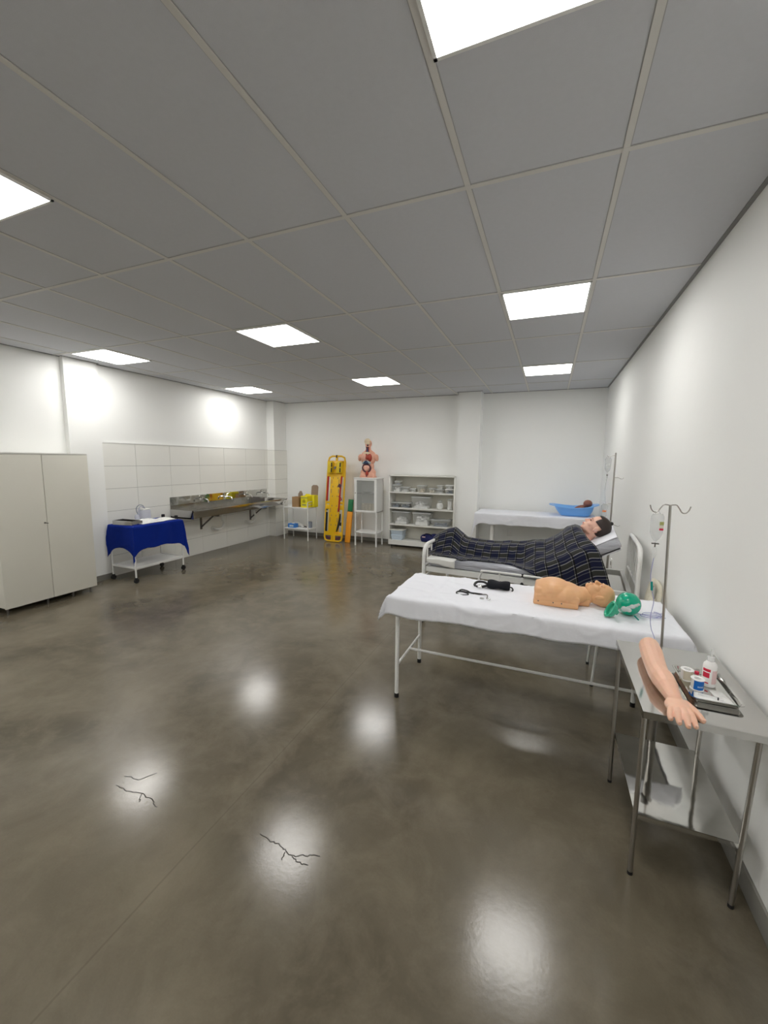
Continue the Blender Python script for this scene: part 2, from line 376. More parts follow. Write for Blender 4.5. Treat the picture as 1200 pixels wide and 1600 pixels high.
# ================================================================ STRUCTURE
def build_room():
    m = MB(); m.bx(XL-.3, XR+.3, YF-.3, YB+.3, -.12, 0); struct(m.build('floor', 'floor', smooth=0))
    m = MB(); m.bx(XL-.2, XR+.2, YF-.2, YB+.2, H, H+.1); struct(m.build('ceiling', 'ceil', smooth=0))
    m = MB(); m.bx(XL-.2, XL, YF-.2, YB+.2, 0, H+.05); struct(m.build('wall_left', 'wall', smooth=0))
    m = MB(); m.bx(XR, XR+.2, YF-.2, YB+.2, 0, H+.05); struct(m.build('wall_right', 'wall', smooth=0))
    m = MB(); m.bx(XL, XR, YB, YB+.2, 0, H+.05); struct(m.build('wall_back', 'wall', smooth=0))
    m = MB(); m.bx(XL, XR, YF-.2, YF, 0, H+.05); struct(m.build('wall_front', 'wall', smooth=0))
    # columns
    m = MB(); m.bx(XL-.01, XL+.07, 3.33, 3.74, 0, H); struct(m.build('pillar_left', 'wall', smooth=0))
    m = MB(); m.bx(XL-.01, XL+.19, 7.34, YB+.01, 0, H); struct(m.build('pillar_corner', 'wall', smooth=0))
    m = MB(); m.bx(-1.61, -1.20, 7.50, YB+.01, 0, H); struct(m.build('pillar_back', 'wall', smooth=0))
    # ceiling grid bars
    m = MB(); w = .012
    for i in range(-9, 3):
        x = GX0+i*GDX
        if XL < x < XR: m.bx(x-w, x+w, YF, YB, H-.004, H+.002)
    for j in range(-4, 5):
        y = GY0+j*GDY
        if YF < y < YB: m.bx(XL, XR, y-w, y+w, H-.0045, H+.002)
    struct(m.build('trim_1', 'tbar', smooth=0))
    m = MB(); w = .0155  # wider strips behind the bars: their edge shadow painted as a grey margin
    for i in range(-9, 3):
        x = GX0+i*GDX
        if XL < x < XR: m.bx(x-w, x+w, YF, YB, H-.0015, H+.001)
    for j in range(-4, 5):
        y = GY0+j*GDY
        if YF < y < YB: m.bx(XL, XR, y-w, y+w, H-.002, H+.001)
    struct(m.build('grid_shade_strips', 'gridshade', smooth=0))
    m = MB(); w = .022
    m.bx(XL, XL+w, YF, YB, H-.006, H); m.bx(XR-w, XR, YF, YB, H-.006, H); m.bx(XL, XR, YB-w, YB, H-.006, H); m.bx(XL, XR, YF, YF+w, H-.006, H)
    m.bx(XL+.06, XL+.085, 3.31, 3.76, H-.006, H); m.bx(-1.63, -1.18, 7.48, 7.50, H-.006, H); m.bx(XL, XL+.21, 7.32, 7.34, H-.006, H); m.bx(XL+.19, XL+.21, 7.32, YB, H-.006, H)
    struct(m.build('trim_2', 'angle', smooth=0))
    # baseboards
    m = MB(); m.bx(XR-.012, XR, YF, YB, 0, .095, bev=.002); struct(m.build('baseboard_right', 'base'))
    m = MB(); m.bx(XL+.19, -1.61, YB-.012, YB, 0, .07); m.bx(-1.20, XR, YB-.012, YB, 0, .07); m.bx(-1.622, -1.188, 7.488, 7.50, 0, .07)
    m.bx(-1.622, -1.61, 7.49, YB, 0, .07); m.bx(-1.20, -1.188, 7.49, YB, 0, .07); struct(m.build('baseboard_back', 'base'))
    m = MB(); m.bx(XL, XL+.012, YF, 3.33, 0, .075); m.bx(XL+.07, XL+.082, 3.318, 3.752, 0, .075); m.bx(XL, XL+.07, 3.318, 3.33, 0, .075); struct(m.build('baseboard_left', 'base'))
    # tile panel
    m = MB(); m.bx(XL, XL+.006, 3.74, 7.34, 0, 1.905); m.bx(XL, XL+.196, 7.334, 7.34, 0, 1.905); m.bx(XL+.19, XL+.196, 7.334, YB, 0, 1.905)
    struct(m.build('wall_left_tile_grout', 'grout', smooth=0))
    g = .0022; zs = [0, .30, .62, .942, 1.262, 1.582, 1.903]; ys = [3.74, 4.255, 4.85, 5.445, 6.04, 6.635, 7.23, 7.34]
    m = MB()
    for z0, z1 in zip(zs, zs[1:]):
        for y0, y1 in zip(ys, ys[1:]): m.bx(XL+.004, XL+.012, y0+g, y1-g, z0+g, z1-g)
        m.bx(XL+.012, XL+.202-g, 7.328, 7.336, z0+g, z1-g)
        m.bx(XL+.194, XL+.202, 7.33, YB-g, z0+g, z1-g)
    struct(m.build('wall_left_tiles', 'tile', smooth=0))
    m = MB(); m.bx(XL, XL+.016, 3.74, 7.34, 1.903, 1.918); struct(m.build('trim_3', 'white'))
    # wall sockets
    for nm, lab, args in (('wall_socket', 'small white wall socket low on back wall beneath the sheeted table', (-.66, -.57, YB-.012, YB, .33, .45)),):
        t = thing(nm, lab, 'socket', ((args[0]+args[1])/2, YB, args[4]))
        m = MB(); m.bx(-.045, .045, -.012, 0, 0, .12, bev=.003); m.build('cover_plate', 'white', t)
        m = MB(); m.bx(-.02, .02, -.0135, -.011, .035, .085); m.build('socket_insert', 'creamedge', t)
    t = thing('wall_socket', 'small white wall socket low on the right wall behind the hospital bed', 'socket', (XR, 5.94, .34))
    m = MB(); m.bx(-.012, 0, -.045, .045, 0, .12, bev=.003); m.build('cover_plate', 'white', t)
    m = MB(); m.bx(-.0135, -.011, -.02, .02, .035, .085); m.build('socket_insert', 'black', t)
    # hairline cracks in the slab
    def crack(pts, w):
        m = MB()
        for (x0, y0), (x1, y1) in zip(pts, pts[1:]):
            d = Vector((x1-x0, y1-y0)); n = Vector((-d.y, d.x)).normalized()*w
            v = [m.b.verts.new((x0+n.x, y0+n.y, .0006)), m.b.verts.new((x1+n.x, y1+n.y, .0006)), m.b.verts.new((x1-n.x, y1-n.y, .0006)), m.b.verts.new((x0-n.x, y0-n.y, .0006))]
            m.b.faces.new(v)
        struct(m.build('floor_crack', 'gap', smooth=0))
    for pts in CRACKS:
        P = []
        for (a, b) in zip(pts, pts[1:]):
            for k in range(5):
                t = k/5; P.append((lerp(a[0], b[0], t)+random.uniform(-.006, .006), lerp(a[1], b[1], t)+random.uniform(-.006, .006)))
        P.append(pts[-1]); crack(P, .0020)
CRACKS = [[(-1.129, 1.328), (-1.058, 1.314), (-1.005, 1.313), (-.96, 1.296), (-.921, 1.297), (-.878, 1.321), (-.824, 1.338)], [(-.94, 1.292), (-.90, 1.275), (-.85, 1.285)], [(-.97, 1.30), (-.965, 1.26)], [(-2.007, 1.253), (-1.915, 1.256), (-1.834, 1.273), (-1.738, 1.262), (-1.69, 1.245)], [(-2.02, 1.32), (-1.93, 1.33), (-1.886, 1.399)], [(-1.834, 1.273), (-1.80, 1.23)]]
build_room()

# ---------------------------------------------------------------- ceiling lights
LN = {(0, 1): 'square ceiling light panel, the larger of the two bright ones near the right wall', (0, 3): 'small square ceiling light panel farthest back near the right wall',
      (-4, 1): 'square ceiling light panel at mid distance, above the middle of the floor', (-4, 3): 'small square ceiling light panel nearest the back wall in the middle row',
      (-8, 1): 'square ceiling light panel beside the left wall above the white cupboard', (-8, 3): 'small square ceiling light panel at the far left above the wash trough',
      (0, -1): 'largest square ceiling light panel cut by the top edge of the photo', (-4, -1): 'square ceiling light panel cut by the left edge of the photo'}
for c in (0, -4, -8):
    for r in (-3, -1, 1, 3):
        x, y = GX0+c*GDX, GY0+r*GDY
        lab = LN.get((c, r), 'square ceiling light panel behind the camera, column %s' % {0: 'by the right wall', -4: 'in the middle', -8: 'by the left wall'}[c])
        if (c, r) == (-8, -1): lab = 'square ceiling light panel outside the frame at the near left'
        t = thing('ceiling_light', lab, 'light', (x+GDX/2, y+GDX/2-.002, H-.012), group='square ceiling light panels')
        h = GDX/2-.012
        m = MB(); w = .012
        m.bx(-h, h, -h, -h+w, 0, .011); m.bx(-h, h, h-w, h, 0, .011); m.bx(-h, -h+w, -h, h, 0, .011); m.bx(h-w, h, -h, h, 0, .011); m.build('frame', 'white', t)
        m = MB(); m.bx(-h+w, h-w, -h+w, h-w, .003, .008); m.build('diffuser', 'led', t, smooth=0)

# ================================================================ STEEL INSTRUMENT TABLE (front right)
def steel_table():
    x0, x1, y0, y1, top = .380, .80, 1.690, 2.36, .775
    t = thing('instrument_table', 'stainless steel instrument table with lower shelf standing against right wall in the foreground', 'table', ((x0+x1)/2, (y0+y1)/2, 0))
    ox, oy = (x0+x1)/2, (y0+y1)/2
    m = MB(); m.M = Matrix.Translation((-ox, -oy, 0)); m.bx(x0, x1, y0, y1, top-.004, top)
    m.bx(x0, x1, y0, y0+.003, top-.028, top-.003); m.bx(x0, x1, y1-.003, y1, top-.028, top-.003); m.bx(x0, x0+.003, y0, y1, top-.028, top-.003); m.bx(x1-.003, x1, y0, y1, top-.028, top-.003)
    m.build('table_top', 'steelflat', t)
    legs = [(.408, 1.775), (.748, 1.778), (.396, 2.30), (.755, 2.30)]
    for x, y in legs:
        m = MB(); m.M = Matrix.Translation((-ox, -oy, 0)); xt = x if x < .6 else x+.012; yt = y-.02 if y < 2 else y
        m.cyl((x, y, .012), (xt-(.008 if x < .6 else 0), yt, top-.004), .0092); lg = m.build('leg', 'tube', t)
        m = MB(); m.M = Matrix.Translation((-ox, -oy, 0)); m.cyl((x, y, 0), (x, y, .014), .0102); m.build('foot_cap', 'black', lg)
    m = MB(); m.M = Matrix.Translation((-ox, -oy, 0)); z = .285
    m.bx(.402, .752, 1.768, 2.305, z-.003, z); m.bx(.402, .752, 1.768, 1.771, z-.020, z-.002); m.bx(.402, .405, 1.768, 2.305, z-.020, z-.002); m.bx(.749, .752, 1.768, 2.305, z-.020, z-.002); m.bx(.402, .752, 2.302, 2.305, z-.02, z-.002)
    m.build('lower_shelf', 'mirror', t)
    return top
ST = steel_table()

def training_arm():
    z = ST
    t = thing('injection_training_arm', 'peach vinyl training arm lying palm down on the steel instrument table', 'training arm', (.49, 1.95, z))
    m = MB(); m.M = Matrix.Translation((-.49, -1.95, 0))
    # upper-arm stump to wrist
    P = [(.497, 2.215, z+.048), (.492, 2.14, z+.046), (.484, 2.03, z+.042), (.480, 1.955, z+.041), (.484, 1.90, z+.043), (.489, 1.85, z+.040), (.493, 1.80, z+.033), (.496, 1.770, z+.030)]
    R = [.044, .046, .042, .040, .0425, .038, .030, .0265]
    m.caps_(P, R)
    m.ell((.499, 1.738, z+.025), (.040, .048, .021)); m.ell((.499, 1.712, z+.026), (.042, .026, .018)); m.ell((.522, 1.745, z+.022), (.020, .032, .017))
    m.ell((.476, 1.735, z+.022), (.020, .034, .017))
    def fin(pts, r):
        m.caps_([Vector(p) for p in pts], r, n=12)
    fin([(.474, 1.712, z+.025), (.464, 1.688, z+.027), (.459, 1.670, z+.018), (.459, 1.659, z+.010)], [.0125, .0110, .0102, .009])
    fin([(.488, 1.704, z+.028), (.482, 1.672, z+.031), (.480, 1.652, z+.021), (.481, 1.641, z+.011)], [.0130, .0116, .0106, .0093])
    fin([(.505, 1.700, z+.029), (.504, 1.664, z+.032), (.504, 1.642, z+.022), (.505, 1.630, z+.011)], [.0132, .0118, .0108, .0095])
    fin([(.521, 1.705, z+.028), (.525, 1.672, z+.030), (.527, 1.651, z+.021), (.529, 1.638, z+.011)], [.0130, .0116, .0106, .0093])
    fin([(.528, 1.758, z+.022), (.546, 1.730, z+.020), (.556, 1.706, z+.016), (.562, 1.686, z+.013)], [.0180, .0148, .0128, .0108])
    a = blob(m, 'arm_and_hand', 'skin1', t, .0023, 5)
    # nails
    for (x, y, zz) in ((.459, 1.653, .016), (.4812, 1.6345, .018), (.5053, 1.6235, .018), (.5295, 1.6315, .018), (.5645, 1.677, .020)):
        m = MB(); m.ell((x-.49, y-1.95, z+zz-.0), (.0052, .0040, .0030), rot=RX(math.radians(50))); m.build('fingernail', 'skin3', t)
    t.location.z = 0
training_arm()

def tray_and_contents():
    z = ST
    t = thing('instrument_tray', 'rectangular stainless steel tray with rolled rim lying on the instrument table beside the arm', 'tray', (.652, 1.975, z))
    def rrect(hx, hy, r, n=5):
        out = []
        for cx, cy, a0 in ((hx-r, hy-r, 0), (-hx+r, hy-r, PI/2), (-hx+r, -hy+r, PI), (hx-r, -hy+r, 1.5*PI)):
            for k in range(n+1):
                a = a0+k*PI/2/n; out.append((cx+r*math.cos(a), cy+r*math.sin(a)))
        return out
    m = MB(); lv = [(.070, .128, .012, .0015), (.074, .132, .016, .003), (.079, .138, .018, .020), (.0865, .146, .020, .0225), (.0865, .146, .020, .0205), (.078, .137, .018, .0185), (.073, .131, .016, .0005), (.066, .124, .012, 0)]
    rings = [[m.b.verts.new((x, y, zz)) for x, y in rrect(a, b, r)] for a, b, r, zz in lv]
    m.skin(rings, caps=True)
    m.build('tray_pan', 'mirror', t, smooth=50)
    zt = z+.0015
    # spray / dropper bottle
    b = thing('antiseptic_bottle', 'white plastic bottle with red label and clear nozzle standing in the steel tray', 'bottle', (.672, 2.005, zt))
    m = MB(); m.lathe([(.020, 0), (.024, .003), (.0245, .01), (.0245, .088), (.023, .096), (.0135, .108), (.0115, .110), (.0115, .114)]); m.build('bottle_body', 'paper', b)
    def wrap(a0, a1, z0, z1, r=.0247):
        m = MB(); m.grid(lambda u, v: (r*math.cos(lerp(a0, a1, u)), r*math.sin(lerp(a0, a1, u)), lerp(z0, z1, v)), 14, 1); return m
    wrap(-2.95, -1.75, .068, .080).build('label_band', 'redlabel', b); wrap(-2.9, -1.85, .042, .064).build('label_band', 'redlabel', b); wrap(-2.75, -1.9, .017, .022).build('label_band', 'redlabel', b)
    m = wrap(-1.5, -.5, .018, .076); m.build('label_print', 'pinklabel', b)
    m = MB(); m.lathe([(.0130, .110), (.0130, .126), (.0118, .128), (.0045, .129), (.0040, .152), (.0022, .160)]); m.build('nozzle_cap', 'fogclear', b)
    for nm, lab, x, y, lm, cc in (('tape_roll', 'roll of adhesive tape with blue printed sleeve standing in the steel tray', .619, 1.955, 'bluelabel', 1), ('tape_roll', 'plain white roll of adhesive tape standing behind the blue one in the tray', .602, 2.030, 'paper', 0)):
        r_ = thing(nm, lab, 'tape', (x, y, zt), group='tape rolls in the steel tray')
        m = MB(); R = .0245; m.lathe([(R, 0), (R, .0025), (R-.003, .003), (R-.003, .043), (R, .0435), (R, .046), (.0135, .046), (.0135, 0)]); m.build('spool', 'paper', r_)
        m = MB(); m.grid(lambda u, v: ((R-.0024)*math.cos(lerp(-2.4, -.4, u)), (R-.0024)*math.sin(lerp(-2.4, -.4, u)), lerp(.004, .042, v)), 18, 1)
        m.build('sleeve', lm if cc else 'beige', r_)
        if cc:
            m = MB()
            for k in range(4): m.grid(lambda u, v, k=k: ((R-.002)*math.cos(-1.75+k*.25+u*.13), (R-.002)*math.sin(-1.75+k*.25+u*.13), lerp(.015, .021, v)), 3, 1)
            m.build('sleeve_print', 'babyblue', r_)
    s = thing('syringe_packet', 'clear and white syringe packet lying flat in front of the tape rolls', 'packet', (.650, 1.885, zt), -.25)
    m = MB(); m.grid(lambda u, v: (lerp(-.058, .058, u), lerp(-.026, .026, v), .001+.003*math.sin(u*PI)*math.sin(v*PI)+.0006*nz(u*6, v*6, 0)), 12, 8); m.build('wrapper', 'paper', s, solid=.0008)
    m = MB(); m.cyl((-.045, 0, .009), (.015, 0, .009), .006); m.cyl((.015, 0, .009), (.036, 0, .009), .0035); m.build('barrel', 'clear', s)
    m = MB(); m.cyl((.016, 0, .009), (.020, 0, .009), .0058); m.build('plunger_seal', 'black', s)
    g = thing('gauze_packet', 'second flat white wrapped packet lying along the right side of the tray', 'packet', (.690, 1.915, zt), .12)
    m = MB(); m.grid(lambda u, v: (lerp(-.025, .025, u), lerp(-.055, .050, v), .0015+.0025*math.sin(u*PI)*math.sin(v*PI)), 6, 10); m.build('wrapper', 'gauze', g, solid=.0012)
    c = thing('red_cap_vial', 'tiny dark red capped vial tucked between tape rolls and bottle', 'vial', (.640, 2.040, zt))
    m = MB(); m.lathe([(.008, 0), (.008, .022), (.005, .025), (.005, .027)]); m.build('vial_body', 'clear', c)
    m = MB(); m.lathe([(.0085, .026), (.0085, .036), (.007, .038)]); m.build('cap', 'redlabel', c)
tray_and_contents()

# ================================================================ IV STANDS
def iv_stand_near():
    x, y = .592, 2.425
    t = thing('iv_stand', 'tall steel drip stand with two curled hooks behind the steel instrument table', 'drip stand', (x, y, 0))
    m = MB(); m.cyl((.010, 0, .62), (-.018, .0, 1.495), .0062, n=14); m.build('upper_pole', 'tube', t)
    m = MB(); m.cyl((0, 0, .05), (.010, 0, .70), .019, n=16); m.build('lower_pole', 'tube', t)
    m = MB(); m.lathe([(.016, .68), (.021, .69), (.021, .725), (.012, .735)], n=14); m.M = Matrix(); m.cyl((.0, 0, .71), (.032, .0, .705), .006); m.build('height_clamp', 'dkmetal', t)
    m = MB(); m.lathe([(.095, 0), (.10, .006), (.10, .018), (.085, .028), (.03, .04), (.024, .07)], n=28); m.build('base', 'tube', t)
    m = MB(); zt = 1.495; c = -.018
    for s in (-1, 1):
        m.tube([(c, 0, zt), (c+s*.025, 0, zt+.003), (c+s*.038, 0, zt-.012), (c+s*.052, 0, zt-.034), (c+s*.068, 0, zt-.036), (c+s*.080, 0, zt-.022), (c+s*.086, 0, zt-.002)], .0030, smooth=6)
    m.build('hook_arms', 'tube', t)
    # bag
    bx = .523; g = thing('saline_bag', 'clear saline bag with small coloured label hanging from the nearer drip stand', 'saline bag', (bx, y-.01, 1.19))
    m = MB()
    def bag(u, v):
        a = u*2*PI; w = interp(v, [(0, .003), (.12, .016), (.3, .028), (.9, .030), (1, .022)]); d = interp(v, [(0, .003), (.15, .010), (.5, .014), (.9, .008), (1, .002)])
        return (w*math.cos(a), d*math.sin(a), .115+v*.145)
    m.grid(bag, 24, 12); m.build('bag_body', 'fogclear', g)
    m = MB(); m.tube([(-.012, 0, .258), (0, 0, .275), (.012, 0, .258)], .0012, smooth=4); m.build('hanger_loop', 'fogclear', g)
    for z0, z1, mm in ((.205, .222, 'greenlab'), (.19, .203, 'beige'), (.178, .188, 'redlabel')):
        m = MB(); m.bx(.008, .026, -.0165, -.0155, z0, z1); m.build('printed_label', mm, g)
    m = MB(); m.bx(-.016, .016, -.006, .006, .104, .109); m.cyl((0, 0, .088), (0, 0, .112), .003); m.build('spike', 'dkmetal', g)
    m = MB(); m.lathe([(.003, .090), (.0085, .084), (.0095, .05), (.006, .035), (.003, .03)], n=14); m.build('drip_chamber', 'clear', g)
    tb = thing('infusion_line', 'thin violet infusion line dropping from the nearer saline bag to the training arm', 'tube', (bx, y-.01, 1.19))
    P = [(0, 0, .03), (-.006, 0, -.06), (.004, 0, -.13), (.018, 0, -.20), (.010, -.004, -.28), (.016, -.01, -.34), (.030, -.03, -.385), (.012, -.08, -.395), (-.015, -.15, -.345)]
    m = MB(); m.tube(P, .0019, n=6, smooth=8); m.build('tube_line', 'purple', tb)
    m = MB(); m.cyl((.001, -.0, -.095), (.005, 0, -.140), .0055); m.build('roller_clamp', 'teal', tb)
iv_stand_near()

def iv_stand_far():
    x, y = .668, 5.1
    t = thing('iv_stand', 'slim grey drip stand with side hooks in the far corner behind the bed', 'drip stand', (x, y, 0))
    m = MB(); m.cyl((0, 0, .05), (-.008, 0, 1.815), .0085); m.build('upper_pole', 'tube', t)
    m = MB(); m.cyl((0, 0, .03), (0, 0, .8), .013)
    for k in range(4):
        a = k*PI/2+.4; m.tube([(0, 0, .06), (.13*math.cos(a), .13*math.sin(a), .012)], .008)
    m.build('base', 'tube', t)
    for z, s in ((1.785, -1), (1.545, 1), (1.255, -1), (1.02, 1)):
        m = MB(); m.tube([(0, 0, z), (s*.035, 0, z), (s*.055, 0, z-.010), (s*.075, 0, z-.012), (s*.088, 0, z)], .003, smooth=5); m.build('hook', 'tube', t)
    for lab, z, mm in (('clear saline bag on the top hook of the far drip stand', 1.60, 'greystuff'), ('clear bag with orange label on the lower hook of the far drip stand', 1.085, 'orangelab')):
        g = thing('saline_bag', lab, 'saline bag', (x-.075, y, z), group='bags on the far drip stand')
        m = MB(); m.grid(lambda u, v: (interp(v, [(0, .004), (.2, .028), (.9, .034), (1, .02)])*math.cos(u*2*PI), .012*math.sin(u*2*PI), v*.165), 20, 8); m.build('bag_body', 'fogclear', g)
        m = MB(); m.bx(-.02, .018, -.0135, -.0125, .075, .095); m.build('printed_label', mm if mm != 'greystuff' else 'lidgrey', g)
        m = MB(); m.cyl((0, 0, -.06), (0, 0, .0), .006); m.build('drip_chamber', 'lidgrey', g)
        m = MB(); m.cyl((0, 0, -.035), (0, 0, -.022), .0085); m.build('port', 'dkmetal', g)
        m = MB(); m.tube([(0, 0, -.06), (-.01, .0, -.18), (.0, 0, -.30), (.02, 0, -.42)], .002, n=6, smooth=5); m.build('drip_tube', 'fogclear', g)
iv_stand_far()

# ================================================================ TABLE 1 (sheeted examination table)
def exam_table():
    X0, X1, Y0, Y1 = -.985, .745, 2.53, 3.155; top = .772
    t = thing('examination_table', 'white tubular examination table in the foreground carrying the tan resuscitation manikin', 'table', ((X0+X1)/2, (Y0+Y1)/2, 0))
    T = Matrix.Translation((-(X0+X1)/2, -(Y0+Y1)/2, 0))
    m = MB(); m.M = T; m.bx(X0, X1, Y0, Y1, .735, top-.006, bev=.012); m.build('table_top', 'white', t)
    for x, y in ((-.937, 2.59), (-.937, 3.145), (.637, 2.59), (.637, 3.135)):
        m = MB(); m.M = T; m.cyl((x, y, .03), (x, y, .74), .0145); lg = m.build('leg', 'white', t)
        m = MB(); m.M = T; m.cyl((x, y, 0), (x, y, .032), .0168); m.build('foot_cap', 'black', lg)
    for x in (-.937, .637):
        m = MB(); m.M = T; m.cyl((x, 2.59, .245), (x, 3.14, .245), .0095); m.build('side_stretcher', 'white', t)
    m = MB(); m.M = T; m.cyl((-.937, 2.87, .245), (.637, 2.87, .245), .0095); m.build('long_stretcher', 'white', t)
    s = sheet(X1-X0, Y1-Y0, top, .11, .045, .135, .20, cd=.35, out=.36, cl=.0, wave=.008, wk=7, seed=2, hem=.02, dent=.003, crease=.006, seam=.27)
    for v in s.b.verts: v.co += Vector((X0, Y0, 0))
    o = s.build('bed_sheet', 'sheet', None, smooth=80, solid=.002)
    tag(o, 'creased white sheet draped over the foreground examination table', 'sheet')
    # second folded layer, seam on the left third
    return top
T1 = exam_table()+.004

def manikin():
    z = T1
    t = thing('resuscitation_manikin', 'tan half-body resuscitation manikin lying face up on the sheeted table', 'manikin', (.10, 2.88, z))
    m = MB()
    # base pan
    m.box((-.015, 0, .020), (.27, .27, .040), bev=.012)
    m.build('base_pan', 'skin2', t)
    m = MB(); m.ell((-.075, 0, .070), (.078, .138, .078)); m.ell((-.03, 0, .078), (.12, .140, .080)); m.ell((.04, 0, .068), (.11, .150, .066)); m.ell((.09, 0, .062), (.09, .11, .056)); m.box((-.01, 0, .05), (.27, .268, .05), bev=.015)
    m.box((-.118, 0, .068), (.06, .25, .088), bev=.02)
    m.caps_([(.09, 0, .060), (.168, 0, .068)], [.058, .053])
    o = blob(m, 'chest_skin', 'skin2', t, .0045, 8)
    m = MB(); m.caps_([(.11, 0, .048), (.165, 0, .050)], [.047, .047]); m.box((.13, 0, .025), (.12, .10, .045), bev=.008); blob(m, 'neck_block', 'skin2', t, .004, 4)
    # head: face up (+z), crown +x
    m = MB(); Mh = Matrix.Translation((.245, 0, .084)) @ Matrix(((0, 0, 1, 0), (1, 0, 0, 0), (0, 1, 0, 0), (0, 0, 0, 1))) @ Matrix.Scale(.80, 4)
    m.M = Mh; head_shape(m, ears=True); m.ell((0, -.02, .0), (.068, .07, .09)); o = blob(m, 'head', 'skin2', t, .0035, 4)
    m = MB(); m.M = Mh; m.ell((0, .092, -.058), (.020, .006, .004)); m.build('mouth_opening', 'gap', t)
    for s in (-1, 1):
        m = MB(); m.M = Mh; m.ell((s*.03, .079, .008), (.014, .006, .006)); m.build('eyelid', 'skin3', t)
    for x in (-.12, -.03, .02): m = MB(); m.cyl((x, -.133, .03), (x, -.1365, .03), .004); m.build('screw', 'dkmetal', t)
def head_shape(m, ears=True):
    m.ell((0, -.010, .030), (.074, .094, .084)); m.ell((0, .022, -.040), (.056, .062, .072)); m.ell((0, .060, -.088), (.024, .022, .018))
    m.caps_([(0, .080, .012), (0, .100, -.026)], [.0085, .0125], n=10); m.ell((0, .094, -.032), (.017, .012, .008))
    m.ell((0, .074, .026), (.048, .016, .012)); m.ell((0, .082, -.056), (.024, .012, .009)); m.ell((0, .080, -.068), (.020, .012, .008))
    for s in (-1, 1):
        m.ell((s*.034, .050, -.022), (.025, .026, .025)); m.ell((s*.036, .012, -.070), (.020, .040, .022))
        if ears: m.ell((s*.078, -.010, -.008), (.011, .019, .032), rot=RZ(s*-.3)); 
manikin()

def bvm():
    z = T1
    t = thing('resuscitator_bag', 'green squeeze resuscitator bag with clear valve and green face mask beside the manikin head', 'resuscitator', (.497, 2.80, z))
    m = MB(); m.M = Matrix.Translation((0, 0, .069)) @ RZ(-.15).to_4x4() @ RX(math.radians(90)).to_4x4()
    m.lathe([(.016, -.082), (.018, -.072), (.040, -.062), (.057, -.044), (.067, -.018), (.069, .008), (.064, .034), (.05, .054), (.03, .066), (.016, .070)], n=32); m.build('squeeze_bag', 'ambu', t)
    m = MB(); m.caps_([(-.035, -.085, .060), (-.012, -.115, .064)], [.015, .012]); m.cyl((-.02, -.09, .068), (.03, -.10, .095), .009); m.ell((.005, -.102, .084), (.016, .011, .013)); m.cyl((.022, -.1, .092), (.040, -.098, .104), .007); m.build('valve', 'fogclear', t)
    m = MB(); m.caps_([(-.065, -.092, .045), (-.03, -.09, .055)], [.013, .013]); m.build('connector', 'clear', t)
    # mask: cup with rim, axis pointing left-down
    R = RZ(.25) @ RY(math.radians(-62)) 
    m = MB(); m.M = Matrix.Translation((-.080, -.108, .040)) @ R.to_4x4() @ Matrix.Diagonal((1.15, .85, 1, 1))
    m.lathe([(.012, -.012), (.014, -.002), (.030, .006), (.040, .020), (.042, .032), (.047, .036), (.047, .042), (.040, .044), (.034, .036), (.034, .02), (.024, .01), (.008, .004)], n=28); m.build('face_mask', 'ambum', t)
    m = MB(); m.cyl((.03, -.05, .012), (.045, -.085, .002), .004); m.build('reservoir_port', 'teal', t)
    c = thing('oxygen_tube', 'loosely coiled thin violet oxygen tube lying between the green bag and the drip stand', 'tube', (.62, 2.80, z))
    P = [(-.085, -.02, .02)]
    for k in range(34):
        a = k*.42; r = 1+.18*math.sin(k*.8); P.append((.004+.062*r*math.cos(a)*(1-.004*k), -.0+.035*r*math.sin(a), .004+.0006*k))
    P += [(.06, .03, .02), (.075, .055, .03)]
    m = MB(); m.tube(P, .0021, n=6, smooth=4); m.build('coil', 'purple', c)
bvm()

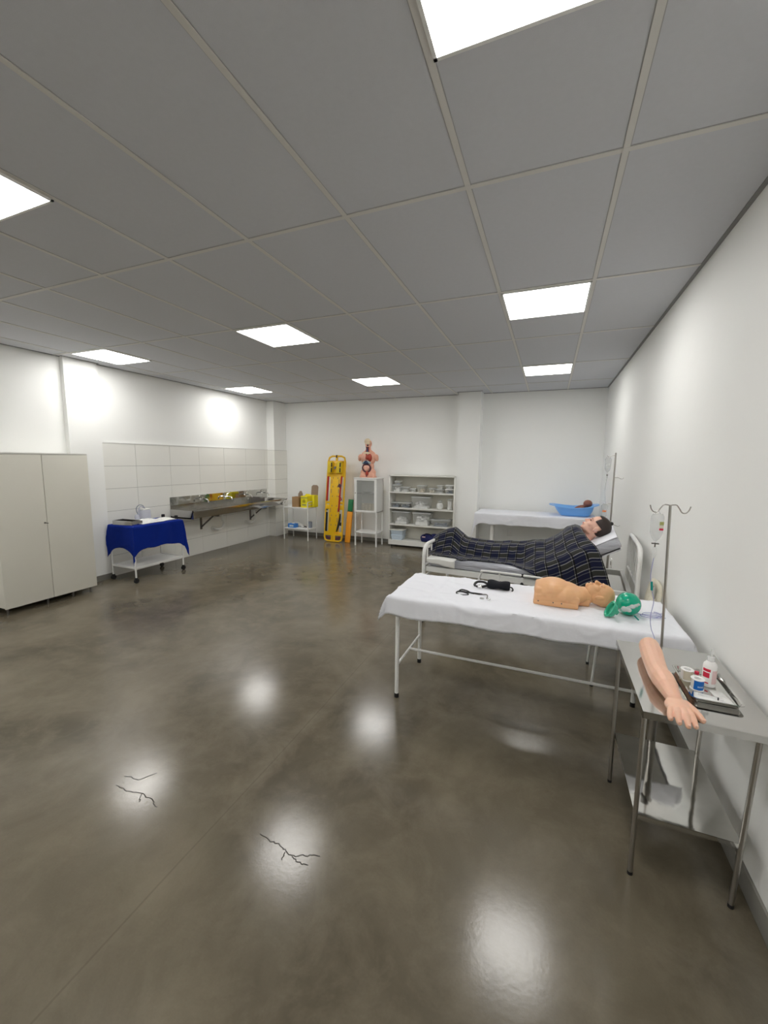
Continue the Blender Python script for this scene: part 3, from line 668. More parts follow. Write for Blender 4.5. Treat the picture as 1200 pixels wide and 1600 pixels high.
def steth_and_cuff():
    z = T1
    t = thing('stethoscope', 'black stethoscope with steel ear tubes lying looped on the white sheet', 'stethoscope', (-.46, 2.78, z))
    m = MB(); m.tube([(.075, .02, .006), (.03, .022, .006), (-.03, .018, .007), (-.075, .024, .007), (-.10, .005, .006), (-.095, -.032, .005), (-.055, -.05, .005), (-.02, -.035, .005), (-.022, -.008, .007), (-.052, .006, .010), (-.085, .012, .012), (-.075, .045, .012), (-.035, .040, .01), (-.01, .012, .010), (.02, .005, .006)], .0048, n=8, smooth=6); m.build('rubber_tube', 'black', t)
    m = MB(); m.tube([(.02, .005, .006), (.05, -.0, .006), (.08, .012, .007), (.105, .012, .009)], .0024, n=6, smooth=5); m.tube([(.075, .02, .006), (.10, .018, .008), (.112, .0, .007), (.115, -.055, .005)], .0035, n=6, smooth=5); m.build('ear_tube', 'dkmetal', t)
    m = MB(); m.cyl((.085, -.075, .002), (.085, -.075, .009), .015); m.ell((.13, -.070, .007), (.012, .009, .006)); m.build('chest_piece', 'chrome', t)
    c = thing('blood_pressure_cuff', 'rolled black blood pressure cuff with gauge and hose on the white sheet', 'cuff', (-.30, 2.99, z))
    def roll(u, v):
        a = u*2*PI; k = 1-.25*abs(2*v-1)**3
        return (lerp(-.075, .080, v), (.052*math.cos(a))*k, (.030+.028*math.sin(a)*k)+.006*math.sin(v*7+a))
    m = MB(); m.grid(roll, 28, 14); m.build('cuff_roll', 'blackfab', c, solid=.004)
    m = MB(); m.ell((0, .0, .028), (.070, .042, .022)); m.build('inner_wrap', 'blackfab', c)
    m = MB(); m.tube([(-.07, .01, .02), (-.11, .028, .03), (-.155, .02, .028), (-.17, -.015, .015), (-.145, -.04, .008), (-.11, -.035, .012), (-.075, -.01, .02)], .009, n=8, smooth=6); m.build('hose', 'black', c)
    m = MB(); m.tube([(.07, .0, .025), (.095, -.005, .022), (.105, -.02, .01), (.098, -.03, .004)], .005, n=8, smooth=5); m.build('strap_end', 'black', c)
    m = MB(); m.ell((-.125, -.055, .018), (.018, .018, .014)); m.build('gauge', 'chrome', c)
steth_and_cuff()

# ================================================================ CHAIR against right wall
def chair():
    t = thing('plastic_chair', 'beige plastic chair with handle hole in backrest between the bed and the sheeted table', 'chair', (.58, 3.5, 0))
    m = MB()
    def seat(u, v): return (lerp(-.20, .17, u), lerp(-.20, .20, v), .455-.018*math.sin(u*PI)*math.sin(v*PI)+(.02*(u-.8)/.2 if u > .8 else 0))
    m.grid(seat, 12, 12); m.build('seat', 'beige', t, solid=.012)
    # backrest panel with a hand hole
    def P(y, z): return (.165+.05*(z-.47)/.35, y, z)
    out = [(-.19, .50), (-.195, .66), (-.17, .78), (-.11, .825), (0, .835), (.11, .825), (.17, .78), (.195, .66), (.19, .50), (.10, .49), (0, .49), (-.10, .49)]
    inn = [(-.07, .70), (-.085, .72), (-.085, .75), (-.07, .775), (0, .785), (.07, .775), (.085, .75), (.085, .72), (.07, .70), (.04, .695), (0, .695), (-.04, .695)]
    m = MB(); a = [m.b.verts.new(P(*p)) for p in out]; b = [m.b.verts.new(P(*p)) for p in inn]; n = len(a)
    for i in range(n): m.b.faces.new((a[i], a[(i+1) % n], b[(i+1) % n], b[i]))
    m.build('backrest', 'beige', t, solid=.014, smooth=60)
    for y in (-.185, .185):
        m = MB(); m.cyl((-.187, y, .02), (-.165, y, .45), .0095); lg = m.build('leg', 'white', t); m = MB(); m.cyl((-.188, y, 0), (-.187, y, .022), .012); m.build('foot_cap', 'black', lg)
        m = MB(); m.tube([(.195, y, .02), (.15, y, .45), (.17, y, .50), (.185, y, .60)], .0095); lg = m.build('leg', 'white', t); m = MB(); m.cyl((.197, y, 0), (.195, y, .022), .012); m.build('foot_cap', 'black', lg)
chair()

# ================================================================ HOSPITAL BED
BA = math.radians(-4.2)
BED = Vector((-1.162, 3.985, 0))
def bed():
    t = thing('hospital_bed', 'white tubular hospital bed with raised backrest behind the foreground table', 'bed', BED, BA)
    W = .85; L = 1.90
    # frame
    m = MB(); z0, z1 = .560, .612
    for y in (.03, W-.03): m.bx(.02, L-.03, y-.018, y+.018, z0, z1); m.bx(.02, L-.03, (y-.018 if y > .4 else y+.0), (y if y > .4 else y+.018)+.0, z0-.0, z0+.004)
    m.bx(.02, .055, .03, W-.03, z0, z1); m.bx(L-.065, L-.03, .03, W-.03, z0, z1)
    m.bx(1.10, 1.13, .03, W-.03, z0, z1); m.build('frame', 'white', t)
    m = MB(); m.bx(.05, 1.12, .06, W-.06, .607, .613); m.M = Matrix.Translation((1.12, 0, .613)) @ RY(-math.radians(30)).to_4x4(); m.bx(0, .74, .06, W-.06, -.02, -.008); m.build('mattress_deck', 'steel', t)
    
    for y in (.2, W-.2): m = MB(); m.tube([(1.55, y, .58), (1.42, y, .78)], .012); m.build('backrest_strut', 'dkmetal', t)
    # ends
    def end(x, zt, name, nbar, rb, zlow, mesh='white'):
        r = .019; c = .11
        m = MB(); m.tube([(x, .0, .12), (x, .0, zt-c), (x, .012, zt-c*.45), (x, c*.45, zt-.012), (x, c, zt), (x, W-c, zt), (x, W-c*.45, zt-.012), (x, W-.012, zt-c*.45), (x, W, zt-c), (x, W, .12)], r, n=12)
        h = m.build(name, 'white', t)
        m = MB()
        m.cyl((x, 0, zlow), (x, W, zlow), .011)
        m.cyl((x, 0, .50), (x, W, .50), .011); m.build('cross_rail', 'white', h)
        for k in range(nbar):
            y = .10+(W-.20)*k/(nbar-1); m = MB(); m.cyl((x, y, zlow), (x, y, zt-.008), rb); m.build('bar', 'white', h)
        for y in (0, W):
            m = MB(); m.cyl((x, y, .10), (x, y, .14), .012); m.cyl((x-.012, y, .10), (x-.012, y, .05), .006); m.build('caster_fork', 'dkmetal', h)
            m = MB(); m.cyl((x-.012, y-.012, .04), (x-.012, y+.012, .04), .04, n=20); m.build('caster_wheel', 'black', h)
    end(0, .835, 'footboard', 6, .008, .62)
    end(1.905, 1.00, 'headboard', 6, .0062, .66)
    # mattress
    def prof(x): return .70 if x < 1.12 else .70+(x-1.12)*.577
    m = MB(); m.box((.585, W/2, .658), (1.10, .79, .086), bev=.02); 
    m.M = Matrix.Translation((1.12, W/2, .613)) @ RY(-math.radians(30)).to_4x4(); m.box((.375, 0, .050), (.77, .79, .095), bev=.02); m.build('mattress', 'matt', t)
    m = MB(); m.M = Matrix.Translation((1.12, W/2, .613)) @ RY(-math.radians(30)).to_4x4(); m.grid(lambda u, v: (lerp(.20, .762, u), lerp(-.392, .392, v), .0995+.0015*nz(u*6, v*6, 2)), 20, 16); m.build('mattress_sheet', 'matttop', t, solid=.002)
    # draped plastic at foot
    def pl(u, v):
        x = lerp(.03, .33, u); d = v*.20; y = .12-d if d < .12 else -.002-.006*math.sin(x*30); z = .704 if d < .12 else .704-(d-.12)*(1-.5*(1-u))
        return (x, y, z+.002*nz(x*20, d*20, 0))
    m = MB(); m.grid(pl, 14, 14); m.build('protective_sheet', 'plastsheet', t, solid=.0015)
    # folded-down side rail
    m = MB(); y = -.035
    m.tube([(.585, y, .50), (.59, y, .585), (.615, y, .635), (.66, y, .655), (1.30, y, .655), (1.35, y, .64), (1.37, y, .50)], .010, smooth=4)
    m.cyl((.78, y, .655), (.78, y, .50), .008); m.cyl((.99, y, .655), (.99, y, .50), .008); m.cyl((1.2, y, .655), (1.2, y, .50), .008); m.cyl((.585, y, .50), (1.37, y, .50), .009); m.build('side_rail', 'white', t)
    m = MB(); m.ell((.99, y-.012, .575), (.016, .012, .018)); m.build('rail_knob', 'black', t); m = MB(); m.cyl((.99, y, .64), (.99, y, .67), .011); m.build('rail_collar', 'black', t)
    return t
bed()

BM = Matrix.Translation(BED) @ Matrix.Rotation(BA, 4, 'Z')
def patient():
    t = thing('patient_mannequin', 'dark-haired patient mannequin lying under the plaid blanket on the hospital bed', 'mannequin', BED, BA)
    yc = .40; tilt = math.radians(38)
    c = Vector((1.572, yc, 1.100))
    ax = Vector((math.cos(tilt), 0, math.sin(tilt))); fn = Vector((-math.sin(tilt), 0, math.cos(tilt))); sd = Vector((0, 1, 0))   # crown, face, side
    # columns: head-local x (side), y (face), z (crown)
    Mh = Matrix(((sd.x, fn.x, ax.x, c.x), (sd.y, fn.y, ax.y, c.y), (sd.z, fn.z, ax.z, c.z), (0, 0, 0, 1))) @ Matrix.Scale(1.03, 4)
    m = MB(); m.M = Mh; head_shape(m)
    m.caps_([(0, -.025, -.045), (0, -.035, -.10), (0, -.045, -.165)], [.052, .047, .058])
    m.M = Matrix.Identity(4)
    # body beneath the blanket
    m.ell((1.42, yc, .925), (.09, .17, .06), rot=RY(-math.radians(30))); m.ell((1.27, yc, .845), (.19, .14, .080), rot=RY(-math.radians(30))); m.ell((1.06, yc, .768), (.14, .13, .060))
    for s in (-1, 1):
        m.caps_([(1.02, yc+s*.065, .762), (.62, yc+s*.065, .752), (.24, yc+s*.06, .745)], [.055, .040, .030]); m.caps_([(.24, yc+s*.07, .745), (.21, yc+s*.08, .83)], [.035, .025])
        m.caps_([(1.42, yc+s*.165, .89), (1.24, yc+s*.16, .80), (1.10, yc+s*.08, .80)], [.042, .028, .022])
    blob(m, 'body', 'skin3', t, .0062, 3)
    # hair cap: offset shell over the back and crown
    m = MB()
    h = MB(); h.M = Matrix.Identity(4)
    rr = bmesh.ops.create_uvsphere(h.b, u_segments=48, v_segments=32, radius=1)
    kill = []
    for v in rr['verts']:
        x, y, z = v.co; v.co = Vector((x*.081, y*.101-.012, z*.091+.032))
        # hairline: face opening
        p = v.co
        if (p.y > .052-.15*max(0, p.z-.05)+.03*abs(p.x)/.08*0 and p.z < .088) or (p.y > -.034 and p.z < .026) or p.z < -.052 and p.y > -.05: kill.append(v)
    bmesh.ops.delete(h.b, geom=kill, context='VERTS')
    for v in h.b.verts: v.co = Mh @ (v.co + Vector((0, 0, 0))*1 + .002*Vector((nz(v.co.x*60, v.co.y*60, 0), nz(v.co.y*60, 1, v.co.z*60), 0)))
    h.build('hair', 'hair', t, solid=.006, smooth=60)
    m = MB(); m.M = Mh; m.ell((0, -.045, .122), (.017, .017, .018)); m.ell((0, -.035, .108), (.011, .011, .012)); m.build('hair_knot', 'black', t)
    for s in (-1, 1):
        m = MB(); m.M = Mh; m.ell((s*.031, .080, .006), (.014, .006, .006)); m.build('eye', 'eye', t)
        m = MB(); m.M = Mh; m.ell((s*.032, .083, .028), (.017, .004, .003)); m.build('eyebrow', 'hair', t)
    m = MB(); m.M = Mh; m.ell((0, .091, -.061), (.021, .007, .006)); m.build('lips', 'lip', t)
patient()

def blanket():
    ridge = [(-.03, .86), (.05, .92), (.13, .955), (.20, .975), (.27, .925), (.34, .880), (.48, .865), (.64, .864), (.84, .880), (1.03, .915), (1.15, .94), (1.25, 1.00), (1.32, 1.065), (1.40, 1.105), (1.46, 1.085), (1.50, 1.03)]
    def zm(x): return .712 if x < 1.12 else .712+(x-1.12)*.577
    yh = [(-.03, .16), (.06, .14), (.16, .12), (.30, .10), (.385, .03), (.45, .11), (.60, .12), (.78, .13), (.88, .10), (.97, .02), (1.05, -.03), (1.8, -.065)]
    zh = [(.9, .70), (1.0, .69), (1.11, .655), (1.22, .622), (1.36, .60), (1.50, .605), (1.72, .655)]
    yc = .41; NU, NV = 130, 64
    cols = []
    def sst(x, a, b):
        t = max(0, min(1, (x-a)/(b-a))); return t*t*(3-2*t)
    for i in range(NU+1):
        u = i/NU; xr = lerp(-.025, 1.440, u); rz = interp(xr, ridge); w = sst(xr, .92, 1.10)
        sk = .25*max(0, (u-.60)/.40)**1.5*1.08          # the near hem runs further towards the head
        xs = xr+sk; zr_ = zm(xr); zn = zm(xs*.5+xr*.5) if xr > 1.1 else zm(xr); yhm, zhm = interp(xs, yh), interp(xs, zh)
        dz = rz-zr_
        far = [(xr-.03*u, yc+.37, zr_-.0), (xr-.02*u, yc+.26, zr_+.03*w+.004), (xr, yc+.14, zr_+dz*lerp(.45, .62, w)), (xr, yc+.07, rz-.03*dz)]
        legs = [(yc-.07, rz-.015), (yc-.135, zr_+dz*.55), (yc-.185, zr_+dz*.12), (lerp(yc-.20, yhm, .5), zr_+.003), (yhm, zr_+.001)]
        tors = [(yc-.10, rz-.012), (yc-.21, lerp(zn, rz, .66)), (.07, lerp(zn, rz, .28)), (-.012, min(zn, .93)), (yhm, zhm)]
        near = []
        for k in range(5):
            q = (k+1)/5; near.append((xr+sk*q**2.0, lerp(legs[k][0], tors[k][0], w), lerp(legs[k][1], tors[k][1], w)))
        ctrl = [Vector(p) for p in far+[(xr, yc, rz-(.02*(1-w) if xr > .3 else 0))]+near]
        pts = catmull(ctrl, 9); K = len(pts)-1; ir = 36
        for k, p in enumerate(pts):
            v = k/K
            fold = .010*nz(p.x*7, p.y*8, 3)+.006*nz(p.x*17, p.y*14, 8)+.014*w*nz(p.x*9+p.y*5, 2, 6)
            p.z += fold*(1 if p.y > 0 else .3)
            if p.y < 0: p.y -= .012*abs(nz(p.x*9, 1, 4))
            if p.y > 0: p.z = max(p.z, zm(p.x) if p.x < 1.55 else 0, .712)
            p.x += .010*nz(p.x*6, v*4, 11)
        s = [0]
        for a, b in zip(pts, pts[1:]): s.append(s[-1]+(b-a).length)
        off = s[ir]; out = []; j = 0
        for k in range(NV+1):
            g = s[-1]*k/NV
            while j < K-1 and s[j+1] < g: j += 1
            tt = (g-s[j])/max(1e-6, s[j+1]-s[j]); out.append((pts[j].lerp(pts[j+1], tt), g-off))
        cols.append(out)
    # length coordinate along the ridge
    su = [0]
    for i in range(NU): su.append(su[-1]+max(.004, abs(cols[i+1][NV//2][0].x-cols[i][NV//2][0].x)*1.05))
    t = MB(); 
    t.grid(lambda u, v: tuple(cols[int(round(u*NU))][int(round(v*NV))][0]), NU, NV, uvf=lambda u, v: (su[int(round(u*NU))], cols[int(round(u*NU))][int(round(v*NV))][1]+.031+4))
    o = t.build('plaid_blanket', 'plaid', None, smooth=80, solid=.007)
    o.location = BED; o.rotation_euler = (0, 0, BA)
    tag(o, 'navy and grey plaid blanket draped over the patient on the hospital bed', 'blanket')
blanket()

# ================================================================ BACK TABLE, TUB, DOLL
def back_table():
    X0, X1, Y0, Y1, top = -1.14, .73, 6.98, 7.62, .835
    t = thing('examination_table', 'sheeted examination table standing against the back wall behind the bed', 'table', ((X0+X1)/2, (Y0+Y1)/2, 0)); T = Matrix.Translation((-(X0+X1)/2, -(Y0+Y1)/2, 0))
    m = MB(); m.M = T; m.bx(X0, X1, Y0, Y1, .79, top-.006, bev=.01); m.build('table_top', 'white', t)
    for x, y in ((-.86, 7.05), (-.90, 7.55), (.62, 7.05), (.62, 7.55)):
        m = MB(); m.M = T; m.bx(x-.025, x+.025, y-.02, y+.02, .0, .79); m.build('leg', 'creamedge' if y < 7.3 else 'greystuff' if False else 'white', t)
    m = MB(); m.M = T; m.bx(-.88, .62, 7.28, 7.31, .20, .23); m.build('long_stretcher', 'white', t)
    s = sheet(X1-X0, Y1-Y0, top, .20, .05, .19, .10, cd=.8, out=.15, cl=.05, wave=.012, wk=8, seed=5, hem=.03, rr=.012)
    for v in s.b.verts: v.co += Vector((X0, Y0, 0))
    o = s.build('bed_sheet', 'sheet', None, smooth=80, solid=.002); tag(o, 'white sheet draped over the table at the back wall, hanging low at its left corner', 'sheet')
    # tub
    z = top+.002; b = thing('baby_bathtub', 'light blue plastic baby bathtub standing on the sheeted table at the back wall', 'bathtub', (.40, 7.30, z))
    def sec(h, n=40):
        out = []
        for i in range(n):
            a = 2*PI*i/n; ca, sa = math.cos(a), math.sin(a)
            sx = math.copysign(abs(ca)**.6, ca); sy = math.copysign(abs(sa)**.7, sa)
            out.append((sx, sy))
        return out
    S = sec(0)
    def rimz(sx): return .158+.045*max(0, sx)**2+.018*max(0, -sx)**2-.008*math.cos(sx*3)
    def ring(m, hx, hy, zz, cx=0, rim=False, dz=0):
        return [m.b.verts.new((cx+sx*hx, sy*hy, (rimz(sx)+dz) if rim else zz*(1 if not rim else 1))) for sx, sy in S]
    m = MB()
    rs = [ring(m, .21, .12, .004, .02), ring(m, .225, .135, .02, .02), ring(m, .27, .165, .09, .01), ring(m, .305, .19, 0, 0, True, -.012), ring(m, .37, .215, 0, -.0, True, 0), ring(m, .375, .22, 0, 0, True, -.010), ring(m, .365, .212, 0, 0, True, -.012), ring(m, .30, .185, 0, 0, True, -.02), ring(m, .262, .158, .085, .01), ring(m, .215, .125, .012, .02)]
    m.b.faces.new(rs[-1]); m.skin(rs, caps=False); m.b.faces.new(rs[0][::-1]); m.build('tub_shell', 'tub', b, smooth=60)
    d = thing('baby_doll', 'brown-skinned baby doll lying in the blue bathtub with its head on the rim', 'doll', (.40, 7.30, z))
    m = MB(); m.ell((.205, -.01, .210), (.068, .060, .062)); m.ell((.17, -.01, .175), (.035, .035, .03)); m.ell((.08, 0, .12), (.10, .06, .05), rot=RY(-.5)); m.caps_([(0, -.03, .08), (-.12, -.04, .07)], [.035, .025]); m.caps_([(0, .03, .08), (-.12, .04, .07)], [.035, .025]); m.caps_([(.12, -.06, .14), (.04, -.09, .12)], [.022, .016]); m.caps_([(.12, .06, .14), (.04, .09, .12)], [.022, .016]); m.ell((.182, -.01, .255), (.012, .014, .012))
    m.ell((.20, -.065, .205), (.014, .008, .014))
    blob(m, 'doll_body', 'skindark', d, .006, 3)
    for s in (-1, 1):
        m = MB(); m.ell((.172, -.01+s*.022, .250), (.007, .006, .006)); m.build('eye', 'eye', d)
back_table()

# ================================================================ WHITE SHELF with containers
def open_shelf():
    X0, X1, Y0, Y1 = -2.915, -1.60, 7.42, 7.755
    t = thing('open_shelf_unit', 'cream open shelf unit with four levels against the back wall', 'shelf unit', ((X0+X1)/2, (Y0+Y1)/2, 0)); T = Matrix.Translation((-(X0+X1)/2, -(Y0+Y1)/2, 0))
    w = .024
    for x in (X0, X1-w): m = MB(); m.M = T; m.bx(x, x+w, Y0, Y1, .045, 1.425, bev=.001); m.build('side_panel', 'creamedge', t)
    m = MB(); m.M = T; m.bx(X0+w, X1-w, Y1-.01, Y1, .05, 1.42); m.build('back_panel', 'cream', t)
    m = MB(); m.M = T; m.bx(X0, X1, Y0, Y1, 1.405, 1.428, bev=.001); m.build('top_panel', 'creamedge', t)
    for z in (1.10, .79, .462): m = MB(); m.M = T; m.bx(X0+w, X1-w, Y0+.002, Y1-.01, z-.024, z); m.build('shelf', 'creamedge', t)
    m = MB(); m.M = T; m.bx(X0+w, X1-w, Y0+.002, Y1-.01, .115, .138); m.build('shelf', 'creamedge', t); m = MB(); m.M = T; m.bx(X0+w, X1-w, Y0+.004, Y0+.02, .045, .115); m.build('plinth_panel', 'creamedge', t)
    for x in (X0+.06, X1-.06):
        for y in (Y0+.05, Y1-.05): m = MB(); m.M = T; m.cyl((x, y, 0), (x, y, .046), .018); m.build('foot', 'black', t)
    Z = [1.10, .79, .462, .138]; ys = Y0+.12
    def px(p, y=7.47): return (p-608)/(707-608)*(1.262)-2.895
    def cont(lab, cat, x, z, w, d, h, lid='lidgrey', body='clear', fill='gauze', fh=.6, taper=.88, nm='storage_box', grp='clear containers on the open shelf unit', lidm=1, y=None):
        o = thing(nm, lab, cat, (x, y or ys+.02, z), group=grp)
        m = MB(); m.box((0, 0, h/2), (w, d, h), bev=.006, taper=taper); m.build('container', body, o)
        if fill:
            m = MB(); g = MB
            rnd = random.Random(int(x*1000)+int(z*100)); q = min(w, d, h)
            m.bx(-w*.40*taper, w*.40*taper, -d*.40*taper, d*.40*taper, .004, h*fh*.35)
            for k in range(14):
                sz = (q*rnd.uniform(.18, .42), q*rnd.uniform(.15, .35), q*rnd.uniform(.12, .3)); hx, hy = w*.40*taper-sz[0]*.6, d*.40*taper-sz[1]*.6
                m.box((rnd.uniform(-hx, hx), rnd.uniform(-hy, hy), h*fh*rnd.uniform(.35, .85)+.004), sz, rot=RZ(rnd.uniform(-.8, .8)) @ RX(rnd.uniform(-.4, .4)), bev=q*.03)
            m.build('contents', fill, o)
        if lidm: m = MB(); m.box((0, 0, h+.004), (w*1.05, d*1.05, .014), bev=.004); m.build('lid', lid, o)
        return o
    # level 1 (top)
    cont('clear tub with white lid, widest at the left end of the top shelf', 'container', px(617), Z[0], .17, .17, .125, fill='gauze', fh=.6)
    cont('small clear box stacked on the widest tub at the left end of top shelf', 'container', px(618), Z[0]+.137, .12, .12, .06, fill='greystuff', fh=.4)
    cont('low clear tub second from left on the top shelf', 'container', px(630), Z[0], .16, .15, .085, fill='gauze', fh=.7)
    cont('very low clear tub with white contents, third from left on the top shelf', 'container', px(643), Z[0], .11, .13, .055, fill='gauze', fh=.6)
    cont('tapered clear bowl-like tub at the middle of the top shelf', 'container', px(657), Z[0], .17, .17, .125, taper=.7, fill='towel', fh=.5)
    cont('low clear tub with brownish contents, right of middle on the top shelf', 'container', px(673), Z[0], .13, .14, .075, fill='towel', fh=.6)
    cont('clear tub with white packs, third container from right on top shelf', 'container', px(685), Z[0], .14, .15, .065, fill='gauze', fh=.6)
    cont('small clear tub stacked third from right on the top shelf', 'container', px(685.5), Z[0]+.078, .115, .13, .06, fill='gauze', fh=.5)
    cont('dark filled tub at the right end of the top shelf, bottom of its stack', 'container', px(699.5), Z[0], .15, .16, .07, fill='steelblue', fh=.8, lid='paper')
    cont('pale box topmost at the right end of the top shelf', 'container', px(699.5), Z[0]+.083, .145, .16, .065, fill='gauze', fh=.8, lid='paper')
    # level 2
    cont('low lidded box with dark blue contents at left end of second shelf', 'container', px(615.5), Z[1], .175, .2, .085, fill='steelblue', fh=.8)
    cont('low lidded box with blue grey contents, beside the left end one on second shelf', 'container', px(632), Z[1], .205, .2, .085, fill='steelblue', fh=.8)
    cont('large clear box with white packs in the middle of the second shelf', 'container', px(657), Z[1], .36, .24, .215, fill='gauze', fh=.55, taper=.92)
    for lab, p, prof, nm in (('round clear jar full of cotton balls on the second shelf', 685.5, [(.045, 0), (.068, .03), (.072, .075), (.055, .115), (.038, .125), (.038, .15)], 'cotton_jar'), ('tall clear jar of white rolls at the right end of the second shelf', 700.5, [(.05, 0), (.046, .03), (.040, .08), (.044, .14), (.048, .17), (.045, .185)], 'supply_jar')):
        o = thing(nm, lab, 'jar', (px(p), ys, Z[1]), group='glass jars on the second shelf')
        m = MB(); m.lathe(prof); m.build('jar_glass', 'clear', o)
        m = MB(); m.lathe([(r*.86, z*.92+.003) for r, z in prof[:-1]]); m.build('jar_contents', 'gauze', o)
        m = MB(); zz = prof[-1][1]; m.lathe([(prof[-1][0]+.004, zz-.002), (prof[-1][0]+.004, zz+.016), (.01, zz+.02)]); m.build('jar_lid', 'fogclear', o)
    # level 3
    cont('clear tub with curved white filling at left end of third shelf', 'container', px(625.5), Z[2], .34, .24, .235, fill='gauze', fh=.62, taper=.84)
    cont('large clear box stuffed with white bags in the middle of third shelf', 'container', px(659), Z[2], .35, .24, .235, fill='gauze', fh=.78, taper=.88)
    cont('low wide clear box with pale lid at right end of third shelf', 'container', px(688), Z[2], .37, .24, .12, fill='greystuff', fh=.5, lid='fogclear')
    # level 4
    cont('pale blue plastic tub, bottom of the two stacked on lowest shelf', 'tub', px(619.5), Z[3], .25, .25, .10, body='babyblue', fill=None, lidm=0, taper=.82, nm='plastic_basin', grp='stacked pale blue basins')
    o = cont('pale blue plastic tub, topmost of the two stacked on lowest shelf', 'tub', px(619.5), Z[3]+.098, .26, .26, .105, body='babyblue', fill=None, lidm=0, taper=.85, nm='plastic_basin', grp='stacked pale blue basins')
    m = MB(); m.box((0, 0, .103), (.285, .285, .014), bev=.004); m.build('rim', 'pvc', o)
    b = thing('travel_bag', 'dark navy fabric bag lying on the lowest level of the open shelf unit', 'bag', (px(672), ys-.0, Z[3]))
    m = MB(); m.ell((-.08, 0, .075), (.12, .12, .075)); m.ell((.08, 0, .085), (.12, .12, .08)); m.box((0, 0, .06), (.34, .22, .11), bev=.03); blob(m, 'bag_body', 'navy', b, .010, 4)
    m = MB(); m.tube([(-.10, -.10, .12), (-.06, -.13, .175), (.03, -.13, .17), (.07, -.10, .12)], .008, smooth=5); m.build('bag_handle', 'blackfab', b)
    m = MB(); m.bx(-.13, -.07, -.128, -.112, .10, .118); m.build('bag_badge', 'pinklabel', b)
open_shelf()

